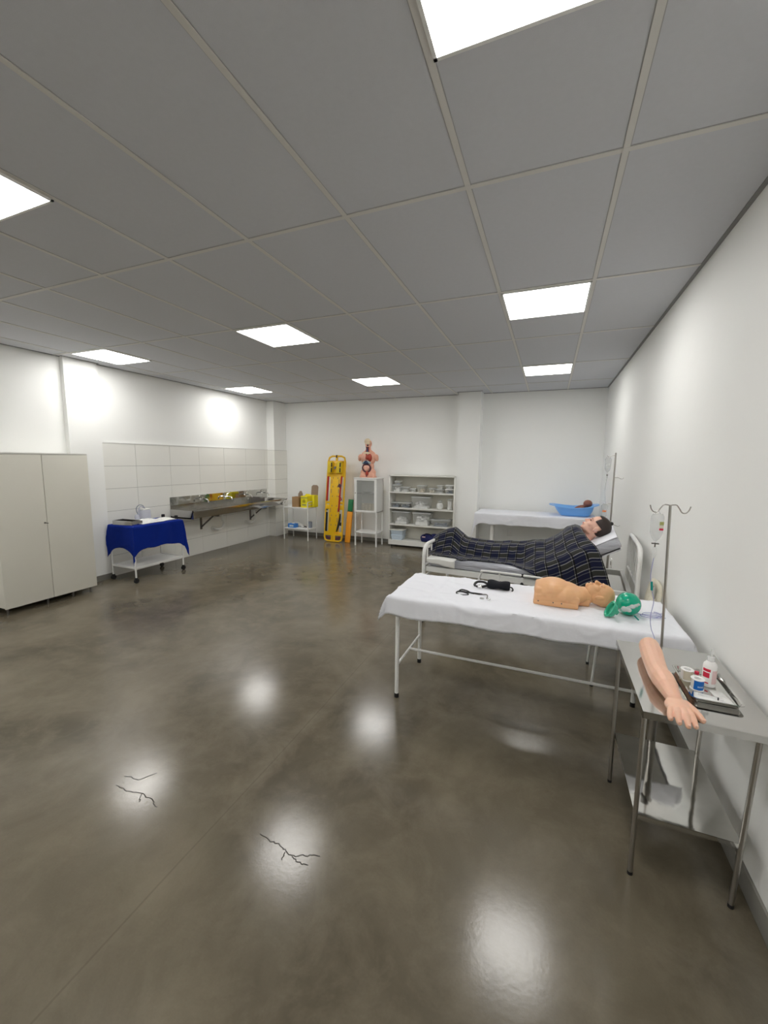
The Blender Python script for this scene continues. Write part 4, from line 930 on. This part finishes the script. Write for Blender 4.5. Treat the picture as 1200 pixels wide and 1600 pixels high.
# ================================================================ GLASS CABINET + TORSO
def vitrine():
    X0, X1, Y0, Y1 = -3.565, -3.085, 7.22, 7.55; zt = 1.345
    t = thing('medicine_cabinet', 'narrow white metal cabinet with glass door on tall legs by the yellow spine board', 'cabinet', ((X0+X1)/2, (Y0+Y1)/2, 0)); T = Matrix.Translation((-(X0+X1)/2, -(Y0+Y1)/2, 0))
    m = MB(); m.M = T; z0 = .685; w = .012
    m.bx(X0, X0+w, Y0, Y1, z0, zt); m.bx(X1-w, X1, Y0, Y1, z0, zt); m.bx(X0, X1, Y1-w, Y1, z0, zt); m.bx(X0, X1, Y0, Y1, z0, z0+w); m.build('body', 'white', t)
    m = MB(); m.M = T; m.bx(X0-.02, X1+.02, Y0-.02, Y1+.005, zt, zt+.02, bev=.003); m.build('top_panel', 'white', t)
    m = MB(); m.M = T; f = .05
    m.bx(X0, X0+f, Y0-.016, Y0-.001, z0, zt-.004); m.bx(X1-f, X1, Y0-.016, Y0-.001, z0, zt-.004); m.bx(X0+f, X1-f, Y0-.016, Y0-.001, z0, z0+.035); m.bx(X0+f, X1-f, Y0-.016, Y0-.001, zt-.035, zt-.004); d = m.build('door', 'white', t)
    m = MB(); m.M = T; m.bx(X0+f, X1-f, Y0-.010, Y0-.007, z0+.035, zt-.035); m.build('glass_pane', 'glassv', d)
    m = MB(); m.M = T; m.cyl((X0+.024, Y0-.016, 1.06), (X0+.024, Y0-.024, 1.06), .010); m.build('lock', 'dkmetal', d)
    m = MB(); m.M = T; m.bx(X0+w, X1-w, Y0+.02, Y1-w, 1.045, 1.053); m.build('inner_shelf', 'glassv', t)
    m = MB(); m.M = T; m.bx(X0, X1, Y0, Y1, .262, .282); m.build('lower_shelf', 'white', t)
    for x in (X0+.012, X1-.012):
        for y in (Y0+.012, Y1-.012): m = MB(); m.M = T; m.bx(x-.012, x+.012, y-.012, y+.012, 0, z0); m.build('leg', 'white', t)
    for i, (x, lab) in enumerate(((-.12, 'left roll of beige bandage behind the glass cabinet door'), (-.04, 'second roll of beige bandage from left behind the cabinet glass'), (.04, 'third roll of beige bandage from left behind the cabinet glass'), (.12, 'right end roll of beige bandage behind the cabinet glass'))):
        o = thing('bandage_roll', lab, 'bandage', ((X0+X1)/2+x, 7.36, z0+w), group='bandage rolls inside the glass cabinet'); m = MB(); m.lathe([(.036, 0), (.036, .15), (.012, .15), (.012, 0)]); m.build('roll', 'towel', o)
    o = thing('steel_dish', 'low steel dish on the inner shelf of the glass cabinet', 'dish', ((X0+X1)/2-.05, 7.36, 1.053)); m = MB(); m.lathe([(.05, 0), (.11, .015), (.115, .02), (.105, .018), (.045, .004)]); m.build('dish_body', 'steel', o)
    o = thing('gauze_pack', 'small white gauze pack at right on the inner shelf of the glass cabinet', 'gauze', ((X0+X1)/2+.14, 7.34, 1.053)); m = MB(); m.ell((0, 0, .022), (.04, .05, .022)); m.build('pack_body', 'gauze', o)
    # anatomical torso
    z = zt+.02; a = thing('anatomical_torso', 'anatomical torso model with exposed organs standing on the white glass cabinet', 'anatomical model', (-3.335, 7.36, z))
    m = MB(); m.ell((0, 0, .10), (.165, .085, .11)); m.ell((0, .0, .22), (.125, .08, .13)); m.ell((0, 0, .36), (.155, .092, .13)); m.ell((0, .01, .42), (.17, .07, .07))
    for s in (-1, 1): m.ell((s*.165, 0, .40), (.052, .058, .062)); m.ell((s*.185, 0, .365), (.034, .042, .045)); m.ell((s*.085, -.01, .04), (.08, .082, .07)); m.caps_([(s*.11, .01, .465), (s*.04, .01, .51)], [.035, .038])
    m.caps_([(0, .01, .46), (0, .0, .60)], [.055, .050]); m.ell((0, .005, .665), (.066, .080, .080)); m.ell((.0, -.03, .62), (.045, .05, .05))
    m.box((0, 0, .012), (.31, .16, .026), bev=.006)
    blob(m, 'torso_body', 'skin4', a, .0075, 3)
    m = MB(); m.ell((-.012, -.012, .705), (.062, .078, .062)); m.build('brain', 'bone', a)
    m = MB(); m.ell((.012, -.055, .665), (.045, .038, .022)); m.caps_([(.03, -.06, .66), (.072, -.06, .685)], [.018, .009]); m.build('skull_section', 'bone', a)
    m = MB(); m.ell((.0, -.045, .60), (.034, .030, .038)); m.ell((.012, -.055, .63), (.022, .03, .022)); m.build('throat_section', 'organdark', a)
    m = MB(); m.caps_([(.0, -.040, .60), (0, -.052, .52), (0, -.06, .475)], [.02, .016, .018]); m.build('windpipe', 'organblue', a)
    m = MB(); m.caps_([(.026, -.040, .60), (.028, -.048, .50)], [.012, .010]); m.caps_([(-.024, -.04, .59), (-.026, -.048, .50)], [.010, .010]); m.build('neck_vessels', 'organred', a)
    m = MB(); m.ell((-.005, -.078, .475), (.075, .020, .028)); m.build('collarbone_section', 'bone', a)
    m = MB(); m.ell((-.05, -.072, .39), (.050, .042, .080)); m.build('lung', 'organpink', a); m = MB(); m.ell((.06, -.070, .39), (.048, .042, .080)); m.build('lung', 'organred', a)
    m = MB(); m.ell((.025, -.105, .395), (.032, .026, .044), rot=RY(.5)); m.caps_([(.02, -.10, .43), (.0, -.10, .455)], [.014, .012]); m.build('heart', 'organred', a)
    m = MB(); m.ell((-.045, -.078, .30), (.058, .034, .030), rot=RY(-.5)); m.ell((.045, -.078, .30), (.05, .034, .028), rot=RY(.5)); m.build('liver', 'organpale', a)
    m = MB(); m.tube([(-.05, -.105, .275), (0, -.112, .325), (.05, -.105, .275)], .013, smooth=5); m.ell((0, -.098, .285), (.03, .02, .02)); m.build('stomach', 'organblue', a)
    P = [(.085*math.cos(q), -.080-.006*math.sin(q), .185+.075*math.sin(q)) for q in [i*2*PI/18 for i in range(18)]]
    m = MB(); m.tube(P, .016, n=10, closed=True, smooth=2); m.build('large_intestine', 'organdark', a)
    m = MB(); m.ell((-.028, -.082, .20), (.044, .036, .045)); m.ell((.028, -.082, .20), (.044, .036, .045)); m.ell((0, -.085, .165), (.05, .034, .04)); blob(m, 'small_intestine', 'organpink', a, .006, 3)
    m = MB(); m.ell((.01, -.085, .085), (.032, .02, .045)); m.build('bladder', 'organred', a); m = MB(); m.bx(-.008, .008, -.098, -.07, .02, .07); m.build('pelvic_section', 'organdark', a)
    m = MB(); m.bx(-.13, .13, -.07, .07, -.0, .012); m.build('stand_base', 'white', a)
vitrine()

# ================================================================ SPINE BOARD + SPLINT
def spine_board():
    lean = math.atan2(.20, 1.80); L = Matrix.Translation((-4.125, 7.33, .018)) @ Matrix.Rotation(-lean, 4, 'X') @ Matrix.Rotation(-.03, 4, 'Y')
    # lean back: top touches wall. Rotation about X by -lean moves +z towards +y
    t = thing('spine_board', 'yellow plastic spine board with red and black straps leaning on the back wall', 'stretcher board', (-4.125, 7.33, 0))
    B = Matrix.Translation((0, 0, .018)) @ Matrix.Rotation(-lean, 4, 'X')
    def mk(): m = MB(); m.M = B; return m
    hw, top = .205, 1.775
    m = mk()
    m.tube([(-hw+.07, 0, 0), (-hw+.02, 0, .02), (-hw, 0, .08), (-hw-.0, 0, .9), (-hw+.005, 0, top-.12), (-hw+.03, 0, top-.03), (-hw+.10, 0, top), (hw-.10, 0, top), (hw-.03, 0, top-.03), (hw-.005, 0, top-.12), (hw, 0, .9), (hw, 0, .08), (hw-.02, 0, .02), (hw-.07, 0, 0)], .019, n=10, closed=True)
    m.bx(-.125, .125, -.018, .014, .12, top-.10, bev=.012)
    m.bx(-.20, .20, -.016, .012, .115, .20, bev=.008); m.bx(-.012, .012, -.016, .012, 0, .12); m.bx(-.05, .05, -.016, .012, 0, .12, bev=.01)
    for z, h in ((.66, .10), (.78, .05), (1.34, .34), (1.62, .06)): m.bx(-.20, .20, -.016, .012, z, z+h, bev=.008)
    m.bx(-.02, .02, -.016, .012, 1.66, top)
    m.build('board_shell', 'yellow', t)
    m = mk()
    for z in (.32, .52, .72, .92, 1.12, 1.30):
        for s in (-1, 1): m.bx(s*.055-.008, s*.055+.008, -.0192, -.017, z, z+.035)
    for z in (.42, .62, 1.02, 1.22):
        for s in (-1, 1): m.bx(s*.085-.008, s*.085+.008, -.0192, -.017, z-.02, z+.07)
    m.build('pin_holes', 'card', t)
    m = mk(); 
    for s in (-1, 1): m.prism([(s*.06, .035), (s*.10, .030), (s*.155, .055), (s*.175, .095), (s*.14, .10), (s*.11, .085), (s*.06, .085)][::s], -.004, .004, Matrix.Rotation(PI/2, 4, 'X'))
    m.build('handle_recess', 'organdark', t)
    # head blocks
    for s in (-1, 1): m = mk(); m.box((s*.105, -.065, 1.535), (.11, .10, .25), bev=.025); m.build('head_block', 'yellowblk', t)
    m = mk(); m.box((0, -.03, 1.53), (.26, .03, .24), bev=.008); m.build('head_pad', 'yellow', t)
    for x in (-.055, .145):
        for z in (1.585, 1.475): m = mk(); m.box((x, -.118, z), (.026, .008, .085), bev=.002); m.build('head_strap', 'black', t)
    m = mk(); m.box((-.01, -.05, 1.53), (.035, .02, .06), rot=RY(.4), bev=.004); m.build('head_buckle', 'greystuff', t)
    m = mk(); m.bx(-.012, .012, -.030, .022, top-.035, top+.022, bev=.003); m.build('top_strap', 'black', t)
    m = mk(); m.grid(lambda u, v: (lerp(-.190, -.150, v)-.006*u, -.024, lerp(1.35, .84, u)), 10, 2); m.build('red_strap', 'red', t, solid=.012)
    m = mk(); m.grid(lambda u, v: (lerp(.150, .118, u)-.016+.032*v, -.034-.006*math.sin(u*PI), lerp(1.36, .62, u)), 12, 2); m.build('red_strap', 'red', t, solid=.008)
    m = mk(); m.box((.118, -.045, 1.16), (.07, .02, .07), rot=RY(.5), bev=.005); m.build('strap_buckle', 'organdark', t); m = mk(); m.tube([(.10, -.045, .94), (.15, -.05, .92), (.18, -.05, .87), (.13, -.05, .86)], .010, smooth=5); m.build('strap_loop', 'red', t)
    m = mk(); m.grid(lambda u, v: (lerp(-.185, -.145, v), -.022, lerp(.60, .20, u)), 10, 2); m.build('black_strap', 'black', t, solid=.012)
    m = mk(); m.grid(lambda u, v: (lerp(.165, .095, u)-.02+.05*v*math.sin(.4+u*2.3), -.024, lerp(.58, .20, u)), 12, 3); m.build('black_strap', 'black', t, solid=.012)
    m = mk(); m.bx(-.188, -.150, -.026, -.012, .64, .665); m.bx(.155, .185, -.026, -.012, .33, .40); m.build('strap_clip', 'black', t)
    m = mk(); m.bx(.03, .17, -.0225, -.017, .165, .178); m.build('warning_strip', 'orange', t)
spine_board()
def splint():
    t = thing('leg_splint', 'narrow orange splint with green top end leaning on wall beside the yellow board', 'splint', (-3.82, 7.40, 0))
    B = Matrix.Rotation(-.12, 4, 'X') @ Matrix.Rotation(.035, 4, 'Y'); 
    m = MB(); m.M = B; m.box((0, 0, .325), (.120, .035, .650), bev=.008); m.build('lower_section', 'orange', t)
    m = MB(); m.M = B; m.box((.0, 0, .775), (.108, .036, .25), bev=.008); m.build('upper_section', 'greenv', t)
    m = MB(); m.M = B; m.box((.0, 0, .652), (.110, .037, .012)); m.build('fold_seam', 'gap', t)
splint()

# ================================================================ CART WITH SHARPS BOXES
def box_cart():
    X0, X1, Y0, Y1 = -5.235, -4.64, 7.18, 7.52
    t = thing('utility_cart', 'small white two-shelf metal cart holding the cardboard sharps boxes in the back corner', 'cart', ((X0+X1)/2, (Y0+Y1)/2, 0)); ox, oy = (X0+X1)/2, (Y0+Y1)/2; T = Matrix.Translation((-ox, -oy, 0))
    for x in (X0, X1):
        for y in (Y0, Y1): m = MB(); m.M = T; m.cyl((x, y, 0), (x, y, .80), .011); m.build('leg', 'white', t)
    for nm, z in (('top_shelf', .70), ('lower_shelf', .25)): m = MB(); m.M = T; m.bx(X0, X1, Y0, Y1, z-.022, z, bev=.002); m.build(nm, 'white', t)
    for x in (X0, X1):
        m = MB(); m.M = T; m.tube([(x, Y0, .80), (x, Y0+.02, .82), (x, Y1-.02, .82), (x, Y1, .80)], .008); m.cyl((x, Y0, .76), (x, Y1, .76), .006); m.build('end_rail', 'white', t)
    m = MB(); m.M = T; m.tube([(X0, Y1, .80), (X0+.02, Y1, .82), (X1-.02, Y1, .82), (X1, Y1, .80)], .008); m.build('back_rail', 'white', t)
    def carton(lab, x, y, w, d, h, mm, flap, fm, mk=False, z=.70):
        o = thing('sharps_box', lab, 'box', (x, y, z), group='sharps boxes on the cart'); q = .004
        m = MB(); m.bx(-w/2, w/2, -d/2, -d/2+q, 0, h); m.bx(-w/2, w/2, d/2-q, d/2, 0, h); m.bx(-w/2, -w/2+q, -d/2, d/2, 0, h); m.bx(w/2-q, w/2, -d/2, d/2, 0, h); m.bx(-w/2, w/2, -d/2, d/2, 0, q); m.build('carton', mm, o)
        m = MB(); m.prism(flap, -.002, .002, Matrix.Translation((0, d/2, h)) @ Matrix.Rotation(PI/2-.12, 4, 'X')); m.build('lid_flap', fm, o)
        if mk:
            m = MB(); m.bx(-w/2-.0, w/2, -d/2-.002, -d/2, h*.82, h*.90); m.build('printed_band', 'greenlab', o)
            m = MB(); cx, cz = .0, h*.56
            for k in range(3):
                a = PI/2+k*2*PI/3; rr = .020; m.tube([(cx+.018*math.cos(a)+rr*math.cos(b), -d/2-.002, cz+.018*math.sin(a)+rr*math.sin(b)) for b in [i*2*PI/12 for i in range(12)]], .003, n=5, closed=True)
            m.build('biohazard_symbol', 'black', o)
            m = MB(); m.bx(-w*.3, w*.3, -d/2-.0015, -d/2, h*.18, h*.30); m.build('printed_text_block', 'greenlab', o)
        return o
    carton('plain brown cardboard sharps box with raised round lid on the cart', -4.97, 7.30, .17, .15, .215, 'card', [(-.03, 0), (.085, 0), (.085, .06), (.05, .12), (.01, .12), (-.03, .06)], 'cardin')
    carton('bright yellow sharps box with black printed symbol on the cart front', -4.735, 7.27, .165, .15, .245, 'yellowbox', [(-.075, 0), (.07, 0), (.05, .035), (-.05, .035)], 'yellowbox', True)
    carton('yellow sharps box with tall brown lid behind the printed one on the cart', -4.665, 7.43, .17, .14, .25, 'yellowbox', [(-.085, 0), (.085, 0), (.085, .18), (.05, .215), (-.05, .215), (-.085, .18)], 'cardin')
    o = thing('glove_box', 'blue box of gloves with white tissue on the lower shelf of the cart', 'box', (-5.07, 7.27, .25)); m = MB(); m.bx(-.09, .09, -.06, .06, 0, .085, bev=.002); m.build('carton', 'bluebox', o); m = MB(); m.bx(-.05, .05, -.0615, -.06, .02, .06); m.build('printed_panel', 'babyblue', o); m = MB(); m.ell((-.0, 0, .085), (.035, .02, .012)); m.build('tissue', 'paper', o)
    o = thing('plastic_bag', 'crumpled white plastic bag resting behind the blue glove box', 'bag', (-5.05, 7.42, .25)); m = MB(); m.grid(lambda u, v: (lerp(-.13, .15, u), lerp(-.07, .07, v), .012+(.13*math.sin(PI*min(1, u*1.1))**.8*math.sin(PI*v)**.6)*(1-.5*u)+.015*nz(u*7, v*7, 0)), 18, 12); m.build('bag_film', 'plastsheet', o, solid=.002)
    o = thing('steel_instruments', 'jumbled small steel instruments in the middle of the cart lower shelf', 'instruments', (-4.86, 7.30, .25)); m = MB()
    for k in range(6): a = k*1.1; m.cyl((-.05*math.cos(a), -.04*math.sin(a), .012+.006*k), (.06*math.cos(a), .05*math.sin(a), .014+.008*k), .008)
    m.ell((.0, 0, .03), (.03, .03, .028)); m.build('instrument_pile', 'chrome', o)
    o = thing('grey_roll', 'dark grey roll standing at right end of the cart lower shelf', 'roll', (-4.72, 7.38, .25)); m = MB(); m.lathe([(.05, 0), (.055, .01), (.055, .12), (.05, .13), (.02, .13), (.02, .12)]); m.build('roll_body', 'greystuff', o); m = MB(); m.tube([(-.05, -.04, .01), (-.09, -.06, .03), (-.12, -.05, .012)], .012, smooth=4); m.build('cord', 'black', o)
box_cart()

# ================================================================ WASH TROUGH
def trough():
    X0, X1, Y0, Y1 = XL+.014, -5.245, 4.80, 7.32; zr, zb = .865, .73
    t = thing('wash_trough', 'long stainless steel wall-mounted wash trough with four taps on the tiled left wall', 'sink', (X0, (Y0+Y1)/2, 0)); oy = (Y0+Y1)/2; T = Matrix.Translation((-X0, -oy, 0))
    m = MB(); m.M = T; e = .004
    # outer/inner trough, ends flared: build by section rings along y
    def sec(y, k):   # k inset for flare
        return [(X0, y, zr), (X0, y, zb+.005*0), (X0+.03, y, zb), (X1-.05, y, zb), (X1, y, zr-.03), (X1, y, zr), (X1-.02, y, zr), (X1-.025, y, zr-.03), (X1-.06, y, zb+.02), (X0+.03, y, zb+.02), (X0+.004, y, zb+.03), (X0+.004, y, zr)]
    rg = []
    for y in (Y0, Y1-.13): rg.append([m.b.verts.new(m.M @ Vector(p)) for p in sec(y, 0)])
    m.skin(rg, caps=True)
    m.prism([(Y0, zr), (Y0, zb), (Y0+.006, zb), (Y0+.006, zr)], 0, X1-X0, Matrix.Translation((X0, 0, 0)) @ Matrix(((0, 0, 1, 0), (1, 0, 0, 0), (0, 1, 0, 0), (0, 0, 0, 1))))
    m.prism([(Y1-.135, zb), (Y1-.13, zb), (Y1, zr-.012), (Y1, zr), (Y1-.02, zr), (Y1-.02, zr-.01)], 0, X1-X0, Matrix.Translation((X0, 0, 0)) @ Matrix(((0, 0, 1, 0), (1, 0, 0, 0), (0, 1, 0, 0), (0, 0, 0, 1))))
    m.bx(X1-.02, X1, Y1-.13, Y1, zr-.012, zr); m.build('basin', 'steel', t, smooth=30)
    m = MB(); m.M = T; m.bx(X0-.0, X0+.006, Y0, Y1-.05, zr, 1.062); m.build('backsplash', 'mirror', t)
    for y in (5.44, 6.02, 6.58, 7.12):
        m = MB(); m.M = T; x = X0+.004
        m.cyl((x, y, .985), (x+.02, y, .985), .022); m.tube([(x+.015, y, .985), (x+.07, y, .99), (x+.13, y, .985), (x+.165, y, .965), (x+.17, y, .93)], .011, smooth=5); tp = m.build('tap', 'chrome', t)
        m = MB(); m.M = T; m.cyl((x+.045, y, .985), (x+.045, y, 1.03), .010); m.tube([(x+.045, y, 1.03), (x+.05, y+.02, 1.04), (x+.06, y+.085, 1.075)], .006); m.build('tap_lever', 'chrome', tp)
    for y in (5.42, 6.72):
        m = MB(); m.M = T; m.bx(X0-.002, X0+.006, y-.022, y+.022, .44, .70); m.cyl((X0+.006, y, .48), (X0+.30, y, .705), .014, n=6); m.bx(X0, X0+.42, y-.015, y+.015, .70, .73); m.build('wall_bracket', 'dkmetal', t)
    for y in (5.78, 6.68):
        m = MB(); m.M = T; x = X0+.10; m.tube([(x+.05, y, .74), (x+.05, y, .60), (x+.055, y+.03, .53), (x+.04, y+.02, .45), (x+.01, y-.03, .405), (x-.02, y-.08, .41), (x-.09, y-.09, .42)], .022, n=10, smooth=5); m.cyl((X0-.001, y-.09, .42), (X0+.015, y-.09, .42), .04); m.build('drain_trap', 'pvc', t)
    m = MB(); m.M = T; 
    for y in (5.1, 5.78, 6.2, 6.68): m.cyl((X0+.22, y, zb+.019), (X0+.22, y, zb+.024), .035)
    m.build('drain_grate', 'dkmetal', t)
trough()

# ================================================================ BLUE-CLOTH TROLLEY
def trolley():
    X0, X1, Y0, Y1 = -5.60, -5.14, 3.70, 4.47
    t = thing('instrument_trolley', 'white wheeled trolley under blue cloth standing by the tiled wall', 'trolley', ((X0+X1)/2, (Y0+Y1)/2, 0)); ox, oy = (X0+X1)/2, (Y0+Y1)/2; T = Matrix.Translation((-ox, -oy, 0))
    for x in (X0, X1):
        for y in (Y0, Y1):
            m = MB(); m.M = T; m.cyl((x, y, .075), (x, y, .78), .0115); m.build('leg', 'white', t)
            m = MB(); m.M = T; m.cyl((x-.012, y, .032), (x+.012, y, .032), .032, n=18); m.ell((x, y, .062), (.02, .022, .018)); m.build('caster', 'black', t)
    m = MB(); m.M = T; m.bx(X0, X1, Y0, Y1, .755, .777); m.build('top_shelf', 'white', t)
    m = MB(); m.M = T; m.bx(X0, X1, Y0, Y1, .205, .211); m.bx(X0, X1, Y0-.008, Y0+.008, .195, .222); m.bx(X0, X1, Y1-.008, Y1+.008, .195, .222); m.bx(X1-.008, X1+.008, Y0, Y1, .195, .222); m.bx(X0-.008, X0+.008, Y0, Y1, .195, .222); m.build('lower_shelf', 'white', t)
    s = sheet(X1-X0+.02, Y1-Y0+.02, .782, .10, .345, .33, .26, cd=.38, out=.16, cl=.085, wave=.011, wk=10, seed=4, hem=.02, rr=.01)
    for v in s.b.verts: v.co += Vector((X0-.01, Y0-.01, 0))
    o = s.build('blue_cloth', 'bluecloth', None, smooth=80, solid=.002); tag(o, 'royal blue cloth draped over the wheeled trolley with hanging corners', 'cloth')
    z = .786
    o = thing('instrument_box', 'open dark steel instrument box at the left end of the blue-draped trolley', 'tray', (-5.38, 3.80, z), .1)
    m = MB(); q = .002; w, d, h = .34, .17, .055
    m.bx(-w/2, w/2, -d/2, -d/2+q, 0, h); m.bx(-w/2, w/2, d/2-q, d/2, 0, h); m.bx(-w/2, -w/2+q, -d/2, d/2, 0, h); m.bx(w/2-q, w/2, -d/2, d/2, 0, h); m.bx(-w/2, w/2, -d/2, d/2, 0, q); m.build('box_body', 'steel', o)
    m = MB(); m.tube([(-w/2, -d/2, h), (w/2, -d/2, h), (w/2, d/2, h), (-w/2, d/2, h)], .004, closed=True); m.build('box_rim', 'chrome', o); m = MB(); m.ell((.05, 0, .02), (.09, .05, .02)); m.build('instruments', 'black', o)
    for lab, x, y, a, b_, h in (('crumpled white cloth bundle in the middle of the blue-draped trolley', -5.33, 4.05, .15, .17, .042), ('flatter white cloth bundle at the right end of the blue-draped trolley', -5.33, 4.33, .13, .12, .026)):
        o = thing('cloth_bundle', lab, 'cloth', (x, y, z), group='white cloths on the trolley'); m = MB(); m.grid(lambda u, v: (a*(2*u-1), b_*(2*v-1), .003+h*max(0, 1-abs(2*u-1)**2.5)*max(0, 1-abs(2*v-1)**2.5)*(1+.45*nz(u*5, v*5, x*7))), 18, 18); m.build('cloth_fold', 'gauze', o, solid=.004)
    o = thing('plastic_jug', 'translucent lilac plastic jug with lid and looped hose at the back of the trolley', 'jug', (-5.50, 4.16, z))
    m = MB(); m.box((0, 0, .08), (.10, .13, .16), bev=.02, taper=1.08); m.build('jug_body', 'clearblue', o); m = MB(); m.box((0, 0, .168), (.085, .11, .02), bev=.006); m.build('lid', 'pvc', o)
    m = MB(); m.tube([(0, 0, .175), (0, -.03, .225), (0, -.085, .235), (0, -.13, .19), (0, -.12, .12), (0, -.09, .10)], .006, smooth=6); m.build('hose', 'greystuff', o); m = MB(); m.tube([(0, .01, .17), (0, -.03, .205), (0, -.075, .205), (0, -.10, .15), (0, -.11, .06)], .009, smooth=6); m.build('handle', 'clearblue', o)
    o = thing('plastic_cup', 'small translucent lilac cup standing left of the plastic jug', 'cup', (-5.50, 4.035, z)); m = MB(); m.lathe([(.030, 0), (.034, .06), (.026, .095), (.022, .10)]); m.build('cup_body', 'clearblue', o)
    for lab, x, y in (('black cube clip at the right rear corner of the trolley', -5.50, 4.46), ('black cube clip at the right front corner of the trolley', -5.22, 4.455)):
        o = thing('cloth_clip', lab, 'clip', (x, y, z), group='black clips on the trolley corners'); m = MB(); m.box((0, 0, .028), (.035, .04, .056), bev=.006); m.build('clip_body', 'black', o)
    o = thing('forceps', 'pair of blue handled forceps between the two white cloth bundles', 'forceps', (-5.42, 4.235, z)); m = MB(); m.tube([(0, -.05, .006), (.0, 0, .02), (0, .05, .006)], .005, smooth=4); m.tube([(.02, -.05, .006), (.01, 0, .02), (.02, .05, .006)], .005, smooth=4); m.build('forceps_body', 'bluelabel', o)
trolley()

# ================================================================ WHITE CUPBOARD
def cupboard():
    X0, X1, Y0, Y1 = XL+.005, -5.30, 2.335, 3.285; zt = 1.745
    t = thing('storage_cupboard', 'tall cream two-door cupboard on short legs at the left edge of the room', 'cupboard', ((X0+X1)/2, (Y0+Y1)/2, 0)); ox, oy = (X0+X1)/2, (Y0+Y1)/2; T = Matrix.Translation((-ox, -oy, 0))
    m = MB(); m.M = T; m.bx(X0+.006, X1-.022, Y0+.004, Y1-.004, .075, zt-.018); m.build('carcass', 'cream', t)
    m = MB(); m.M = T; m.bx(X0+.006, X1-.002, Y0, Y1, zt-.018, zt, bev=.001); m.build('top_panel', 'creamedge', t)
    ys = 2.795
    for y0, y1 in ((Y0, ys-.0025), (ys+.0025, Y1)):
        m = MB(); m.M = T; m.bx(X1-.018, X1, y0, y1, .070, zt-.021, bev=.0012); d = m.build('door', 'cream', t)
        if y0 == Y0:
            m = MB(); m.M = T; m.cyl((X1, ys-.025, .955), (X1+.004, ys-.025, .955), .009); m.cyl((X1+.003, ys-.025, .955), (X1+.03, ys-.005, .950), .005); m.build('lock_key', 'dkmetal', d)
    m = MB(); m.M = T; m.bx(X1-.024, X1-.019, ys-.006, ys+.006, .08, zt-.02); m.build('door_gap_strip', 'gap', t)
    for x in (X0+.06, X1-.035):
        for y in (Y0+.03, ys-.05, ys+.22, Y1-.06): m = MB(); m.M = T; m.cyl((x, y, 0), (x, y, .076), .011); m.build('leg', 'dkmetal', t)
cupboard()
